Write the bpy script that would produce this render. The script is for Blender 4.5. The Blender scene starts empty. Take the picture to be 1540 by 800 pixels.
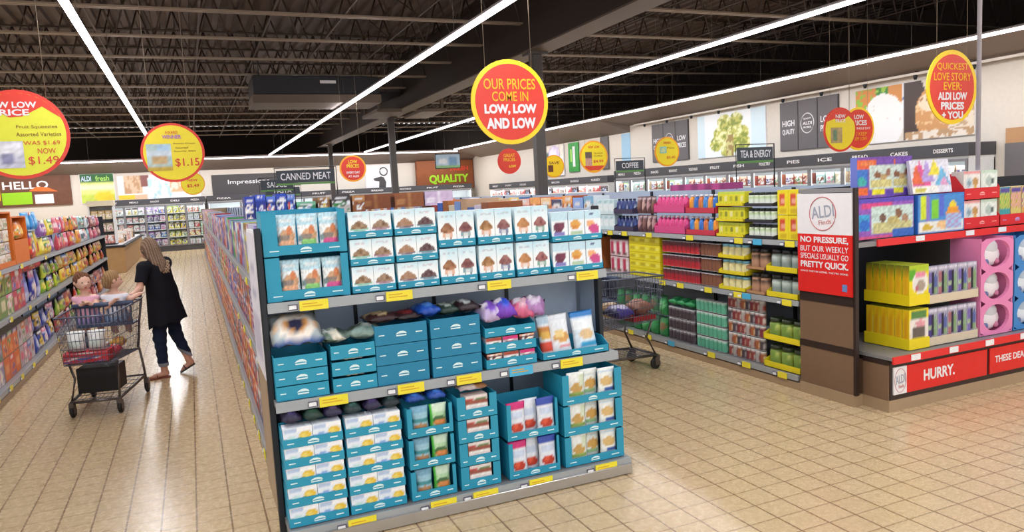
import bpy, math, random
import numpy as np
from mathutils import Matrix, Vector
random.seed(7)
S = bpy.context.scene
COL = S.collection
PI = math.pi

# ---------------------------------------------------------------- camera, light, exposure
cam_d = bpy.data.cameras.new('camera')
cam = bpy.data.objects.new('camera', cam_d)
COL.objects.link(cam)
cam_d.sensor_width = 36.0
cam_d.lens = 36.0 * 1113.874 / 1540.0
cam_d.clip_start, cam_d.clip_end = 0.05, 200
_rx = (0.91608294, -0.39748665, -0.05288116)
_dn = (-0.08941772, -0.07393973, -0.99324588)
_fw = (0.39089196, 0.91462412, -0.10327727)
cam.matrix_world = Matrix(((_rx[0], -_dn[0], -_fw[0], 0.0), (_rx[1], -_dn[1], -_fw[1], 0.0),
                           (_rx[2], -_dn[2], -_fw[2], 2.0), (0, 0, 0, 1)))
S.camera = cam

EXPOSURE = 0.0
STRIP_LIGHT = 14.5       # watts per metre of ceiling strip
STRIP_GLOW = 12.0
FRONT_FILL = 1.35    # added even world fill, entering through the open front behind the camera

S.view_settings.view_transform = 'Standard'
S.view_settings.look = 'None'
S.view_settings.gamma = 1.0
S.view_settings.use_curve_mapping = False
S.view_settings.exposure = EXPOSURE
S.cycles.use_denoising = True
S.cycles.max_bounces = 6
S.cycles.diffuse_bounces = 3
S.cycles.glossy_bounces = 3
S.cycles.transmission_bounces = 4
S.cycles.transparent_max_bounces = 10
S.cycles.sample_clamp_indirect = 6.0
S.cycles.caustics_reflective = False
S.cycles.caustics_refractive = False

W = bpy.data.worlds.new('world')
S.world = W
W.use_nodes = True
_bg = W.node_tree.nodes['Background']
_bg.inputs[0].default_value = (0.95, 0.97, 1.0, 1)
_bg.inputs[1].default_value = FRONT_FILL

# ---------------------------------------------------------------- materials
def lin(h):
    """'#rrggbb' (sRGB) -> linear rgb"""
    h = h.lstrip('#')
    out = []
    for i in (0, 2, 4):
        c = int(h[i:i + 2], 16) / 255
        out.append(c / 12.92 if c <= .04045 else ((c + .055) / 1.055) ** 2.4)
    return tuple(out)

MATS = {}
def mat(name, hexcol='#ffffff', rough=.5, metal=0.0, emit=0.0, vary=.06, scale=14.0, spec=.5):
    """a surface colour with a faint noise in tone and gloss"""
    if name in MATS:
        return MATS[name]
    m = bpy.data.materials.new(name)
    m.use_nodes = True
    nt = m.node_tree
    b = nt.nodes['Principled BSDF']
    c = lin(hexcol)
    tc = nt.nodes.new('ShaderNodeTexCoord')
    nz = nt.nodes.new('ShaderNodeTexNoise')
    nz.inputs['Scale'].default_value = scale
    nt.links.new(tc.outputs['Object'], nz.inputs['Vector'])
    mx = nt.nodes.new('ShaderNodeMix')
    mx.data_type = 'RGBA'
    mx.inputs['A'].default_value = tuple(max(0, x * (1 - vary)) for x in c) + (1,)
    mx.inputs['B'].default_value = tuple(min(1, x * (1 + vary)) for x in c) + (1,)
    nt.links.new(nz.outputs['Fac'], mx.inputs['Factor'])
    nt.links.new(mx.outputs['Result'], b.inputs['Base Color'])
    b.inputs['Roughness'].default_value = rough
    b.inputs['Metallic'].default_value = metal
    b.inputs['Specular IOR Level'].default_value = spec
    if emit:
        b.inputs['Emission Color'].default_value = c + (1,)
        b.inputs['Emission Strength'].default_value = emit
    MATS[name] = m
    return m

def print_mat(name, rough, spec=.5, coat=0.0, bump=0.0):
    """printed goods: the print's own colours are stored on the mesh (attribute 'print')"""
    m = bpy.data.materials.new(name)
    m.use_nodes = True
    nt = m.node_tree
    b = nt.nodes['Principled BSDF']
    at = nt.nodes.new('ShaderNodeAttribute')
    at.attribute_name = 'print'
    nt.links.new(at.outputs['Color'], b.inputs['Base Color'])
    b.inputs['Roughness'].default_value = rough
    b.inputs['Specular IOR Level'].default_value = spec
    b.inputs['Coat Weight'].default_value = coat
    if bump:
        nz = nt.nodes.new('ShaderNodeTexNoise')
        nz.inputs['Scale'].default_value = 38
        nz.inputs['Detail'].default_value = 3
        bp = nt.nodes.new('ShaderNodeBump')
        bp.inputs['Strength'].default_value = bump
        bp.inputs['Distance'].default_value = .01
        nt.links.new(nz.outputs['Fac'], bp.inputs['Height'])
        nt.links.new(bp.outputs['Normal'], b.inputs['Normal'])
    MATS[name] = m
    return m
CARD = print_mat('printed_card', .5)
FILM = print_mat('printed_film', .32, bump=.35)
TIN = print_mat('printed_can', .35)
SKIN = print_mat('skin', .5)
CLOTH = print_mat('cloth', .85, spec=.2)
POSTER = print_mat('poster_print', .45)

def glass_mat():
    m = bpy.data.materials.new('door_glass')
    m.use_nodes = True
    nt = m.node_tree
    nt.nodes.remove(nt.nodes['Principled BSDF'])
    tr = nt.nodes.new('ShaderNodeBsdfTransparent')
    tr.inputs[0].default_value = (.94, .97, .97, 1)
    gl = nt.nodes.new('ShaderNodeBsdfGlossy')
    gl.inputs['Roughness'].default_value = .03
    fr = nt.nodes.new('ShaderNodeFresnel')
    fr.inputs[0].default_value = 1.3
    mx = nt.nodes.new('ShaderNodeMixShader')
    ge = nt.nodes.new('ShaderNodeNewGeometry')
    ml = nt.nodes.new('ShaderNodeMath'); ml.operation = 'MULTIPLY'
    iv = nt.nodes.new('ShaderNodeMath'); iv.operation = 'SUBTRACT'; iv.inputs[0].default_value = 1.0
    nt.links.new(ge.outputs['Backfacing'], iv.inputs[1])
    nt.links.new(fr.outputs[0], ml.inputs[0]); nt.links.new(iv.outputs[0], ml.inputs[1])
    nt.links.new(ml.outputs[0], mx.inputs[0])
    nt.links.new(tr.outputs[0], mx.inputs[1])
    nt.links.new(gl.outputs[0], mx.inputs[2])
    nt.links.new(mx.outputs[0], nt.nodes['Material Output'].inputs[0])
    return m
GLASS = glass_mat()

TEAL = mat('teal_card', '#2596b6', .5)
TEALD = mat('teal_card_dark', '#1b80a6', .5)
LOGO = mat('logo_white', '#d9f1f2', .5)
RAIL = mat('shelf_rail', '#a0a4a6', .4, .15)
STEEL = mat('steel', '#b9b7b5', .3, .8)
SHELF = mat('shelf_grey', '#8d8b8c', .45, .2)
PANEL = mat('gondola_back', '#b4c3d8', .5)
DARK = mat('dark_metal', '#262a30', .45, .3)
BLACK = mat('black', '#0d0d0f', .5)
WHITE = mat('white', '#eceaec', .5)
YTAG = mat('tag_yellow', '#f2e23a', .45)
BTAG = mat('tag_blue', '#4bb3dd', .45)
WTAG = mat('tag_white', '#eef0f2', .45)
RED = mat('red_board', '#e0231f', .4)
REDL = mat('red_rail', '#e22a2a', .35)
SIGNRED = mat('sign_red', '#e03a28', .4)
SIGNYEL = mat('sign_yellow', '#ffd51c', .4)
SIGNORA = mat('sign_orange', '#f7a81d', .4)
BROWN = mat('brown_panel', '#7a5f49', .45)
BROWND = mat('brown_trim', '#2c1d19', .45)
TAN = mat('tan_plinth', '#a68d70', .45)
CARTON = mat('carton', '#a87a4c', .7)

# ---------------------------------------------------------------- mesh building
class MB:
    """collects faces (welded corners, a material and print colours per face) and links them as ONE mesh object"""
    def __init__(s):
        s.v, s.key, s.f, s.m, s.c, s.sm, s.mats = [], {}, [], [], [], [], []
        s.M = Matrix()
    def vert(s, p):
        p = s.M @ Vector(p)
        k = (round(p.x, 5), round(p.y, 5), round(p.z, 5))
        i = s.key.get(k)
        if i is None:
            i = s.key[k] = len(s.v)
            s.v.append(tuple(p))
        return i
    def face(s, pts, m, cols=None, smooth=False):
        idx = [s.vert(p) for p in pts]
        if len(set(idx)) < 3:
            return
        if len(set(idx)) < len(idx):
            keep = [k for k in range(len(idx)) if idx[k] not in idx[:k]]
            idx = [idx[k] for k in keep]
            if cols is not None and isinstance(cols, list):
                cols = [cols[k] for k in keep]
        if m not in s.mats:
            s.mats.append(m)
        s.f.append(idx)
        s.m.append(s.mats.index(m))
        s.sm.append(smooth)
        if cols is None:
            cols = (.8, .8, .8)
        s.c.append(cols if isinstance(cols, list) else [cols] * len(idx))
    def box(s, x0, x1, y0, y1, z0, z1, m, col=None, ch=0.0):
        if ch > 0:
            return s.cbox(x0, x1, y0, y1, z0, z1, m, col, ch)
        p = [(x, y, z) for z in (z0, z1) for y in (y0, y1) for x in (x0, x1)]
        for q in ((0, 1, 5, 4), (1, 3, 7, 5), (3, 2, 6, 7), (2, 0, 4, 6), (4, 5, 7, 6), (2, 3, 1, 0)):
            s.face([p[i] for i in q], m, col)
    def cbox(s, x0, x1, y0, y1, z0, z1, m, col=None, ch=.01):
        """box with chamfered upright edges and a chamfered top rim"""
        def ring(i, z):
            return [(x0 + i + ch, y0 + i, z), (x1 - i - ch, y0 + i, z), (x1 - i, y0 + i + ch, z), (x1 - i, y1 - i - ch, z),
                    (x1 - i - ch, y1 - i, z), (x0 + i + ch, y1 - i, z), (x0 + i, y1 - i - ch, z), (x0 + i, y0 + i + ch, z)]
        s.loft([ring(ch * .6, z0), ring(0, z0 + ch * .6), ring(0, z1 - ch * .6), ring(ch * .6, z1)], m, col, caps=True)
    def loft(s, rings, m, col=None, caps=True, smooth=False, closed=True):
        n = len(rings[0])
        for k, (a, b) in enumerate(zip(rings, rings[1:])):
            for i in range(n if closed else n - 1):
                j = (i + 1) % n
                c = col
                if callable(col):
                    c = [col(i / n, k), col((i + 1) / n, k), col((i + 1) / n, k + 1), col(i / n, k + 1)]
                s.face([a[i], a[j], b[j], b[i]], m, c, smooth)
        if caps:
            cc = (lambda k: col(0, k)) if callable(col) else (lambda k: col)
            s.face(list(reversed(rings[0])), m, cc(0))
            s.face(rings[-1], m, cc(len(rings) - 1))
    def lathe(s, prof, m, n=12, col=None, smooth=True, cx=0, cy=0):
        """prof = [(r, z)]; col = rgb or f(angle fraction, profile index)"""
        rings = [[(cx + r * math.cos(2 * PI * i / n), cy + r * math.sin(2 * PI * i / n), z) for i in range(n)] for r, z in prof]
        s.loft(rings, m, col, True, smooth)
    def tube(s, path, r, m, n=6, col=None, smooth=True, closed=False):
        P = [Vector(p) for p in path]
        rings = []
        up = Vector((0, 0, 1))
        for i, p in enumerate(P):
            if closed:
                t = (P[(i + 1) % len(P)] - P[i - 1])
            else:
                t = P[min(i + 1, len(P) - 1)] - P[max(i - 1, 0)]
            t.normalize()
            a = up if abs(t.z) < .95 else Vector((1, 0, 0))
            u = t.cross(a).normalized()
            w = u.cross(t)
            rr = r[i] if isinstance(r, (list, tuple)) else r
            rings.append([tuple(p + (u * math.cos(2 * PI * k / n) + w * math.sin(2 * PI * k / n)) * rr) for k in range(n)])
        if closed:
            rings.append(rings[0])
        s.loft(rings, m, col, not closed, smooth)
    def ell(s, c, r, m, nu=12, nv=8, col=None):
        rings = []
        for j in range(1, nv):
            t = PI * j / nv - PI / 2
            rings.append([(c[0] + r[0] * math.cos(t) * math.cos(2 * PI * i / nu), c[1] + r[1] * math.cos(t) * math.sin(2 * PI * i / nu),
                           c[2] + r[2] * math.sin(t)) for i in range(nu)])
        s.loft(rings, m, col, True, True)
    def prism(s, pts, z0, z1, m, col=None):
        s.loft([[(x, y, z0) for x, y in pts], [(x, y, z1) for x, y in pts]], m, col)
    def plate(s, pts, y0, y1, m, col=None):
        """polygon in x-z, thickness from y0 (front) to y1"""
        s.loft([[(x, y1, z) for x, z in pts], [(x, y0, z) for x, z in pts]], m, col)
    def sheet(s, P, nu, nv, m, art, smooth=False):
        """P(u,v)->point; art(u,v)->rgb; a grid of faces"""
        for j in range(nv):
            for i in range(nu):
                q = [(i / nu, j / nv), ((i + 1) / nu, j / nv), ((i + 1) / nu, (j + 1) / nv), (i / nu, (j + 1) / nv)]
                s.face([P(u, v) for u, v in q], m, [art(u, v) for u, v in q], smooth)
    def mesh(s, name):
        me = bpy.data.meshes.new(name)
        me.from_pydata(s.v, [], s.f)
        for m in s.mats:
            me.materials.append(m)
        me.polygons.foreach_set('material_index', s.m)
        me.polygons.foreach_set('use_smooth', s.sm)
        if any(m in (CARD, FILM, TIN, SKIN, CLOTH, POSTER) for m in s.mats):
            at = me.attributes.new('print', 'FLOAT_COLOR', 'CORNER')
            flat = []
            for c in s.c:
                for x in c:
                    flat += [x[0], x[1], x[2], 1.0]
            at.data.foreach_set('color', flat)
        me.update()
        return me
    def build(s, name, parent=None, loc=(0, 0, 0), rz=0.0):
        return put(name, s.mesh(name), loc, rz, parent)

def put(name, me, loc=(0, 0, 0), rz=0.0, parent=None, label=None, cat=None, group=None, kind=None, rot=None):
    o = bpy.data.objects.new(name, me)
    COL.objects.link(o)
    o.location = loc
    o.rotation_euler = rot or (0, 0, rz)
    if parent is not None:
        o.parent = parent
    tag(o, label, cat, group, kind)
    return o

def tag(o, label=None, cat=None, group=None, kind=None):
    if label: o['label'] = label
    if cat: o['category'] = cat
    if group: o['group'] = group
    if kind: o['kind'] = kind
    return o

def empty(name, loc=(0, 0, 0), rz=0.0, label=None, cat=None, group=None):
    return put(name, None, loc, rz, None, label, cat, group)

def copy_thing(root, loc, rz=None, label=None, group=None):
    c = root.copy()
    COL.objects.link(c)
    c.location = loc
    if rz is not None: c.rotation_euler = (0, 0, rz)
    if label: c['label'] = label
    if group: c['group'] = group
    def kids(a, b):
        for ch in list(a.children):
            d = ch.copy()
            COL.objects.link(d)
            d.parent = b
            kids(ch, d)
    kids(root, c)
    return c

ORD = ['zeroth', 'first', 'second', 'third', 'fourth', 'fifth', 'sixth', 'seventh', 'eighth', 'ninth', 'tenth', 'eleventh', 'twelfth',
       'thirteenth', 'fourteenth', 'fifteenth', 'sixteenth', 'seventeenth', 'eighteenth', 'nineteenth', 'twentieth'] + \
      ['twenty-' + x for x in ('first', 'second', 'third', 'fourth', 'fifth', 'sixth', 'seventh', 'eighth', 'ninth')] + ['thirtieth'] + \
      ['thirty-' + x for x in ('first', 'second', 'third', 'fourth', 'fifth', 'sixth', 'seventh', 'eighth', 'ninth')] + ['fortieth'] + \
      ['forty-' + x for x in ('first', 'second', 'third', 'fourth', 'fifth', 'sixth', 'seventh', 'eighth', 'ninth')]
def tier(k, n):
    if n == 1: return ''
    if n == 2: return ('lower', 'upper')[k]
    if n == 3: return ('bottom', 'middle', 'top')[k]
    return 'top' if k == n - 1 else 'bottom' if k == 0 else ORD[k + 1]
def place(i, n):
    """i-th of n from the left"""
    if n == 1: return ''
    if n == 2: return ('left', 'right')[i]
    if n == 3: return ('left', 'middle', 'right')[i]
    return 'leftmost' if i == 0 else 'rightmost' if i == n - 1 else ORD[i + 1] + ' from left'

# ---------------------------------------------------------------- printed art
def vn(x, y, k=0):
    """smooth value noise 0..1"""
    xi, yi = math.floor(x), math.floor(y)
    fx, fy = x - xi, y - yi
    fx, fy = fx * fx * (3 - 2 * fx), fy * fy * (3 - 2 * fy)
    def h(a, b):
        n = (a * 374761393 + b * 668265263 + k * 1442695041) & 0xffffffff
        n = ((n ^ (n >> 13)) * 1274126177) & 0xffffffff
        return ((n ^ (n >> 16)) & 0xffff) / 65535
    return (h(xi, yi) * (1 - fx) + h(xi + 1, yi) * fx) * (1 - fy) + (h(xi, yi + 1) * (1 - fx) + h(xi + 1, yi + 1) * fx) * fy
def A(base, *layers, speck=0.0, seed=1):
    """art made of layers over a base colour: ('r',u0,u1,v0,v1,c) rectangle, ('e',cu,cv,ru,rv,c) ellipse, ('t',u0,u1,v0,v1,c) triangle,
    ('c',u0,u1,v0,v1,c1,c2,n) checks"""
    base = lin(base)
    L = [tuple(x[:5]) + tuple(lin(y) if isinstance(y, str) else y for y in x[5:]) for x in layers]
    rnd = random.Random(seed)
    tab = [rnd.uniform(1 - speck, 1 + speck * .6) for _ in range(997)]
    def f(u, v):
        c = base
        for l in L:
            k = l[0]
            if k == 'r':
                if l[1] <= u <= l[2] and l[3] <= v <= l[4]: c = l[5]
            elif k == 'e':
                if ((u - l[1]) / l[3]) ** 2 + ((v - l[2]) / l[4]) ** 2 <= 1: c = l[5]
            elif k == 't':
                if l[3] <= v <= l[4]:
                    w = (l[4] - v) / (l[4] - l[3]) * (l[2] - l[1]) / 2
                    if abs(u - (l[1] + l[2]) / 2) <= w: c = l[5]
            elif k == 'c':
                if l[1] <= u <= l[2] and l[3] <= v <= l[4]:
                    c = l[5] if (int(u * l[7]) + int(v * l[7])) % 2 else l[6]
        if speck:
            g = tab[int(u * 613 + v * 8311) % 997]
            c = tuple(min(1, x * g) for x in c)
        return c
    return f
def busy(cols, seed=0):
    """a crowded printed front: title band, patches of picture in several inks, a strip of small print"""
    C = [lin(c) for c in cols]
    r = random.Random(seed)
    tb, bb = r.uniform(.68, .82), r.uniform(.1, .24)
    cu, cv, ru, rv = r.uniform(.35, .65), r.uniform(.38, .52), r.uniform(.28, .42), r.uniform(.16, .3)
    k = r.randrange(1000)
    W3 = (.86, .84, .84)
    def f(u, v):
        n = vn(u * 4.5 + k, v * 5.5, k)
        c = C[0]
        if n > .7: c = C[2 % len(C)]
        if v > tb:
            c = C[1]
            if tb + .06 < v < tb + .15 and .14 < u < .86 and vn(u * 9, v * 3, k + 1) > .3: c = W3
        elif v < bb:
            c = C[0] if vn(u * 8, v * 8, k + 3) < .6 else C[-1]
            if .2 < u < .6 and .04 < v < .09: c = W3
        elif ((u - cu) / ru) ** 2 + ((v - cv) / rv) ** 2 < 1:
            m = vn(u * 8 + k, v * 8, k + 2)
            c = C[-1] if m > .62 else W3 if m > .48 else C[2 % len(C)] if m > .3 else C[1]
        g = .86 + .28 * vn(u * 13, v * 13, k + 5)
        return tuple(min(1, x * g) for x in c)
    return f
def flat(h):
    c = lin(h)
    return lambda u, v: c

def pbox(w, d, h, front, side=None, top=None, nu=10, nv=12, m=None, name='pack', back=None):
    """printed carton: origin at the bottom middle of the front, front towards -y"""
    m = m or CARD
    b = MB()
    side = side or flat('#cccccc')
    top = top or side
    b.sheet(lambda u, v: (-w / 2 + w * u, 0, h * v), nu, nv, m, front)
    b.sheet(lambda u, v: (w / 2, d * u, h * v), 2, 3, m, side)
    b.sheet(lambda u, v: (-w / 2, d * (1 - u), h * v), 2, 3, m, side)
    b.sheet(lambda u, v: (w / 2 - w * u, d, h * v), 1, 1, m, back or side)
    b.sheet(lambda u, v: (-w / 2 + w * u, d * v, h), 3, 2, m, top)
    b.sheet(lambda u, v: (-w / 2 + w * u, d * (1 - v), 0), 1, 1, m, side)
    return b.mesh(name)

def pouch(w, h, d, art, nu=10, nv=14, m=None, name='pouch', lean=0.0, crimp=.02, wob=.0, seed=3):
    """filled film bag standing on its base: crimped top, bulging front and back"""
    m = m or FILM
    r = random.Random(seed)
    ph = r.uniform(0, 6)
    b = MB()
    def P(sgn):
        def f(u, v):
            t = (1 - abs(2 * u - 1) ** 2.6) * (1 - max(0, (v - .12) / .88) ** 2.2) * (.55 + .45 * min(1, v / .18))
            x = -w / 2 + w * u
            edge = .05 * w * math.sin(PI * v) * (1 if u > .5 else -1) * abs(2 * u - 1) ** 4
            x -= edge
            wv = wob * math.sin(u * 9 + ph) * v if 0 < u < 1 else 0
            return (x, d / 2 + sgn * d / 2 * t * (1 if 0 < u < 1 and v < 1 else 0) + wv + lean * v * v, h * v + (wob * math.sin(u * 7 + ph) if v >= 1 else 0))
        return f
    b.sheet(P(-1), nu, nv, m, art, True)
    q = P(1)
    b.sheet(lambda u, v: q(1 - u, v), nu, nv, m, lambda u, v: art(.02, v), True)
    return b.mesh(name)

def can(r, h, art, n=12, name='can', lid='#c9c9cc', m=None):
    b = MB()
    lc = lin(lid)
    prof = [(r * .93, 0), (r, .004), (r, h * .06), (r, h * .28), (r, h * .5), (r, h * .72), (r, h * .94), (r, h - .004), (r * .93, h), (r * .85, h - .004)]
    vs = [0, 0, .06, .28, .5, .72, .94, 1, 1, 1]
    b.lathe(prof, m or TIN, n, lambda a, k: lc if k in (0, 1, 7, 8, 9) else art((a + .25) % 1.0, vs[k]))
    return b.mesh(name)

def bottle(r, h, art, cap='#222222', neck=.45, n=12, name='bottle', shoulder=.68):
    b = MB()
    cc = lin(cap)
    prof = [(r * .9, 0), (r, .006), (r, h * .2), (r, h * .4), (r, h * shoulder), (r * .8, h * (shoulder + .1)), (r * neck, h * .86),
            (r * neck, h * .9), (r * neck * 1.15, h * .9), (r * neck * 1.15, h)]
    vs = [0, 0, .2, .4, shoulder, shoulder + .1, .86, .9, .9, 1]
    b.lathe(prof, FILM if False else TIN, n, lambda a, k: cc if k >= 8 else art((a + .25) % 1, vs[k]))
    return b.mesh(name)

def jar(r, h, art, lid='#161616', n=12, name='jar'):
    b = MB()
    lc = lin(lid)
    prof = [(r * .9, 0), (r, .006), (r, h * .18), (r, h * .4), (r, h * .64), (r * .96, h * .74), (r * .82, h * .8), (r * .9, h * .8), (r * .9, h * .99), (r * .8, h)]
    vs = [0, 0, .18, .4, .64, .74, .8, .8, 1, 1]
    b.lathe(prof, TIN, n, lambda a, k: lc if k >= 7 else art((a + .25) % 1, vs[k]))
    return b.mesh(name)

def tray(w, d, lip, back, m, name='display_tray', side=None, ears=None, logo=True, mlogo=None, t=.004):
    """open cardboard tray: front lip, sloping sides up to the back; ears = (left, right) widths of tall front flaps"""
    b = MB()
    side = back if side is None else side
    b.box(-w / 2, w / 2, 0, d, 0, t, m)
    b.plate([(-w / 2, 0), (w / 2, 0), (w / 2, lip), (-w / 2, lip)], 0, t, m)
    b.box(-w / 2, w / 2, d - t, d, 0, back, m)
    for sx in (-1, 1):
        x0, x1 = (-w / 2, -w / 2 + t) if sx < 0 else (w / 2 - t, w / 2)
        pr = [(0, 0), (d, 0), (d, back), (d * .35, side), (0, lip if not ears else side)]
        b.loft([[(x1, y, z) for y, z in pr], [(x0, y, z) for y, z in pr]], m)
    if ears:
        for sx, e in ((-1, ears[0]), (1, ears[1])):
            if e:
                x0, x1 = (-w / 2, -w / 2 + e) if sx < 0 else (w / 2 - e, w / 2)
                b.box(x0, x1, -.001, t, 0, side, m)
    if logo:
        b2 = mlogo or LOGO
        s, hh = min(.036, w * .12), min(lip, .062) * .5
        zc = lip * .5
        pts = [(-s, zc - hh * .1), (-s * .4, zc + hh * .02), (s * .4, zc + hh * .02), (s, zc - hh * .1), (s * .8, zc + hh * .28), (s * .35, zc + hh * .5), (-s * .2, zc + hh * .5), (-s * .7, zc + hh * .26)]
        b.plate(pts, -.0016, .002, b2)
        b.plate([(-s * .9, zc - hh * .5), (s * .9, zc - hh * .5), (s * .9, zc - hh * .24), (-s * .9, zc - hh * .24)], -.0016, .002, b2)
        b.plate([(w * .28, zc - .003), (w * .41, zc - .003), (w * .41, zc + .004), (w * .28, zc + .004)], -.0016, .002, b2)
        b.plate([(-w * .43, zc - .003), (-w * .32, zc - .003), (-w * .32, zc + .003), (-w * .43, zc + .003)], -.0016, .002, b2)
    return b.mesh(name)

# ---------------------------------------------------------------- lettering
def lettering(txt, w, h, m, parent, loc, rz=0.0, bold=.02, thick=.0015, name='lettering'):
    """one line of raised letters fitted into w x h, centred on loc, read from -y (rz turns it)"""
    cu = bpy.data.curves.new(name, 'FONT')
    cu.body = txt
    cu.align_x = 'CENTER'
    cu.offset = bold
    cu.extrude = .01
    cu.resolution_u = 3
    tmp = bpy.data.objects.new(name, cu)
    COL.objects.link(tmp)
    dg = bpy.context.evaluated_depsgraph_get()
    me = bpy.data.meshes.new_from_object(tmp.evaluated_get(dg))
    bpy.data.objects.remove(tmp)
    n = len(me.vertices)
    co = np.empty(n * 3, dtype=np.float32)
    me.vertices.foreach_get('co', co)
    co = co.reshape(-1, 3)
    lo, hi = co.min(0), co.max(0)
    c = (lo + hi) / 2
    sc = np.array([w / (hi[0] - lo[0]), h / max(hi[1] - lo[1], 1e-6), thick / max(hi[2] - lo[2], 1e-6)])
    co = (co - c) * sc
    out = np.stack([co[:, 0], -co[:, 2], co[:, 1]], 1)
    me.vertices.foreach_set('co', out.astype(np.float32).ravel())
    me.materials.clear()
    me.materials.append(m)
    me.update()
    return put(name, me, loc, rz, parent)

# ---------------------------------------------------------------- bodies: one smooth surface round a set of limbs
def smin(a, b, k):
    h = np.clip(.5 + .5 * (b - a) / k, 0, 1)
    return b + (a - b) * h - k * h * (1 - h)
def limb(p, q, r0, r1):
    p, q = np.array(p, float), np.array(q, float)
    def f(X):
        d = q - p
        t = np.clip(((X - p) @ d) / max(d @ d, 1e-9), 0, 1)
        return np.linalg.norm(X - p - t[..., None] * d, axis=-1) - (r0 + (r1 - r0) * t)
    return f
def ball(c, r, rot=None):
    c, r = np.array(c, float), np.array(r, float)
    R = np.array(Matrix.Rotation(rot[0], 3, rot[1])) if rot else np.eye(3)
    def f(X):
        Y = (X - c) @ R
        q = np.linalg.norm(Y / r, axis=-1)
        return (q - 1) * r.min()
    return f
def blend(parts, k=.02):
    """parts: list of f or (f, k)"""
    def f(X):
        d = None
        for p in parts:
            g, kk = p if isinstance(p, tuple) else (p, k)
            v = g(X)
            d = v if d is None else smin(d, v, kk)
        return d
    return f
def body_mesh(f, lo, hi, h, m, colf, name):
    lo, hi = np.array(lo, float), np.array(hi, float)
    n = np.ceil((hi - lo) / h).astype(int) + 1
    ax = [lo[i] + h * np.arange(n[i]) for i in range(3)]
    G = np.stack(np.meshgrid(*ax, indexing='ij'), -1)
    V = np.empty(n)
    for i in range(0, n[0], 16):
        V[i:i + 16] = f(G[i:i + 16])
    ins = V < 0
    acc = np.zeros(tuple(n - 1) + (3,))
    cnt = np.zeros(tuple(n - 1))
    edges = []
    for a in range(3):
        sl0 = [slice(None)] * 3; sl1 = [slice(None)] * 3
        sl0[a] = slice(0, -1); sl1[a] = slice(1, None)
        sl0, sl1 = tuple(sl0), tuple(sl1)
        cr = ins[sl0] != ins[sl1]
        idx = np.argwhere(cr)
        v0, v1 = V[sl0][cr], V[sl1][cr]
        t = v0 / (v0 - v1)
        P = idx.astype(float)
        P[:, a] += t
        o1, o2 = [x for x in range(3) if x != a]
        for d1 in (0, -1):
            for d2 in (0, -1):
                c = idx.copy()
                c[:, o1] += d1; c[:, o2] += d2
                ok = np.all((c >= 0) & (c < n - 1), axis=1)
                np.add.at(acc, tuple(c[ok].T), P[ok])
                np.add.at(cnt, tuple(c[ok].T), 1)
        edges.append((a, idx, v0 < 0))
    cells = np.argwhere(cnt > 0)
    num = -np.ones(tuple(n - 1), int)
    num[tuple(cells.T)] = np.arange(len(cells))
    pos = lo + h * acc[tuple(cells.T)] / cnt[tuple(cells.T)][:, None]
    faces = []
    for a, idx, inside in edges:
        o1, o2 = ((1, 2), (2, 0), (0, 1))[a]
        ok = np.all((idx[:, [o1, o2]] >= 1) & (idx[:, [o1, o2]] < (n - 1)[[o1, o2]]), axis=1)
        idx, inside = idx[ok], inside[ok]
        q = []
        for d1, d2 in ((-1, -1), (0, -1), (0, 0), (-1, 0)):
            c = idx.copy()
            c[:, o1] += d1; c[:, o2] += d2
            q.append(num[tuple(c.T)])
        q = np.stack(q, 1)
        q[~inside] = q[~inside][:, ::-1]
        faces.append(q)
    F = np.concatenate(faces)
    me = bpy.data.meshes.new(name)
    me.from_pydata(pos.tolist(), [], F.tolist())
    me.materials.append(m)
    me.polygons.foreach_set('use_smooth', [True] * len(me.polygons))
    at = me.attributes.new('print', 'FLOAT_COLOR', 'POINT')
    C = colf(pos)
    at.data.foreach_set('color', np.concatenate([C, np.ones((len(C), 1))], 1).astype(np.float32).ravel())
    me.update()
    return me

# ================================================================ THE ROOM
XL, XR, YF, YB, ZC = -9.0, 14.2, -4.0, 38.0, 6.0
XO, YO = 17.6, 41.5      # the roof runs on over the soffits

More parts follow.
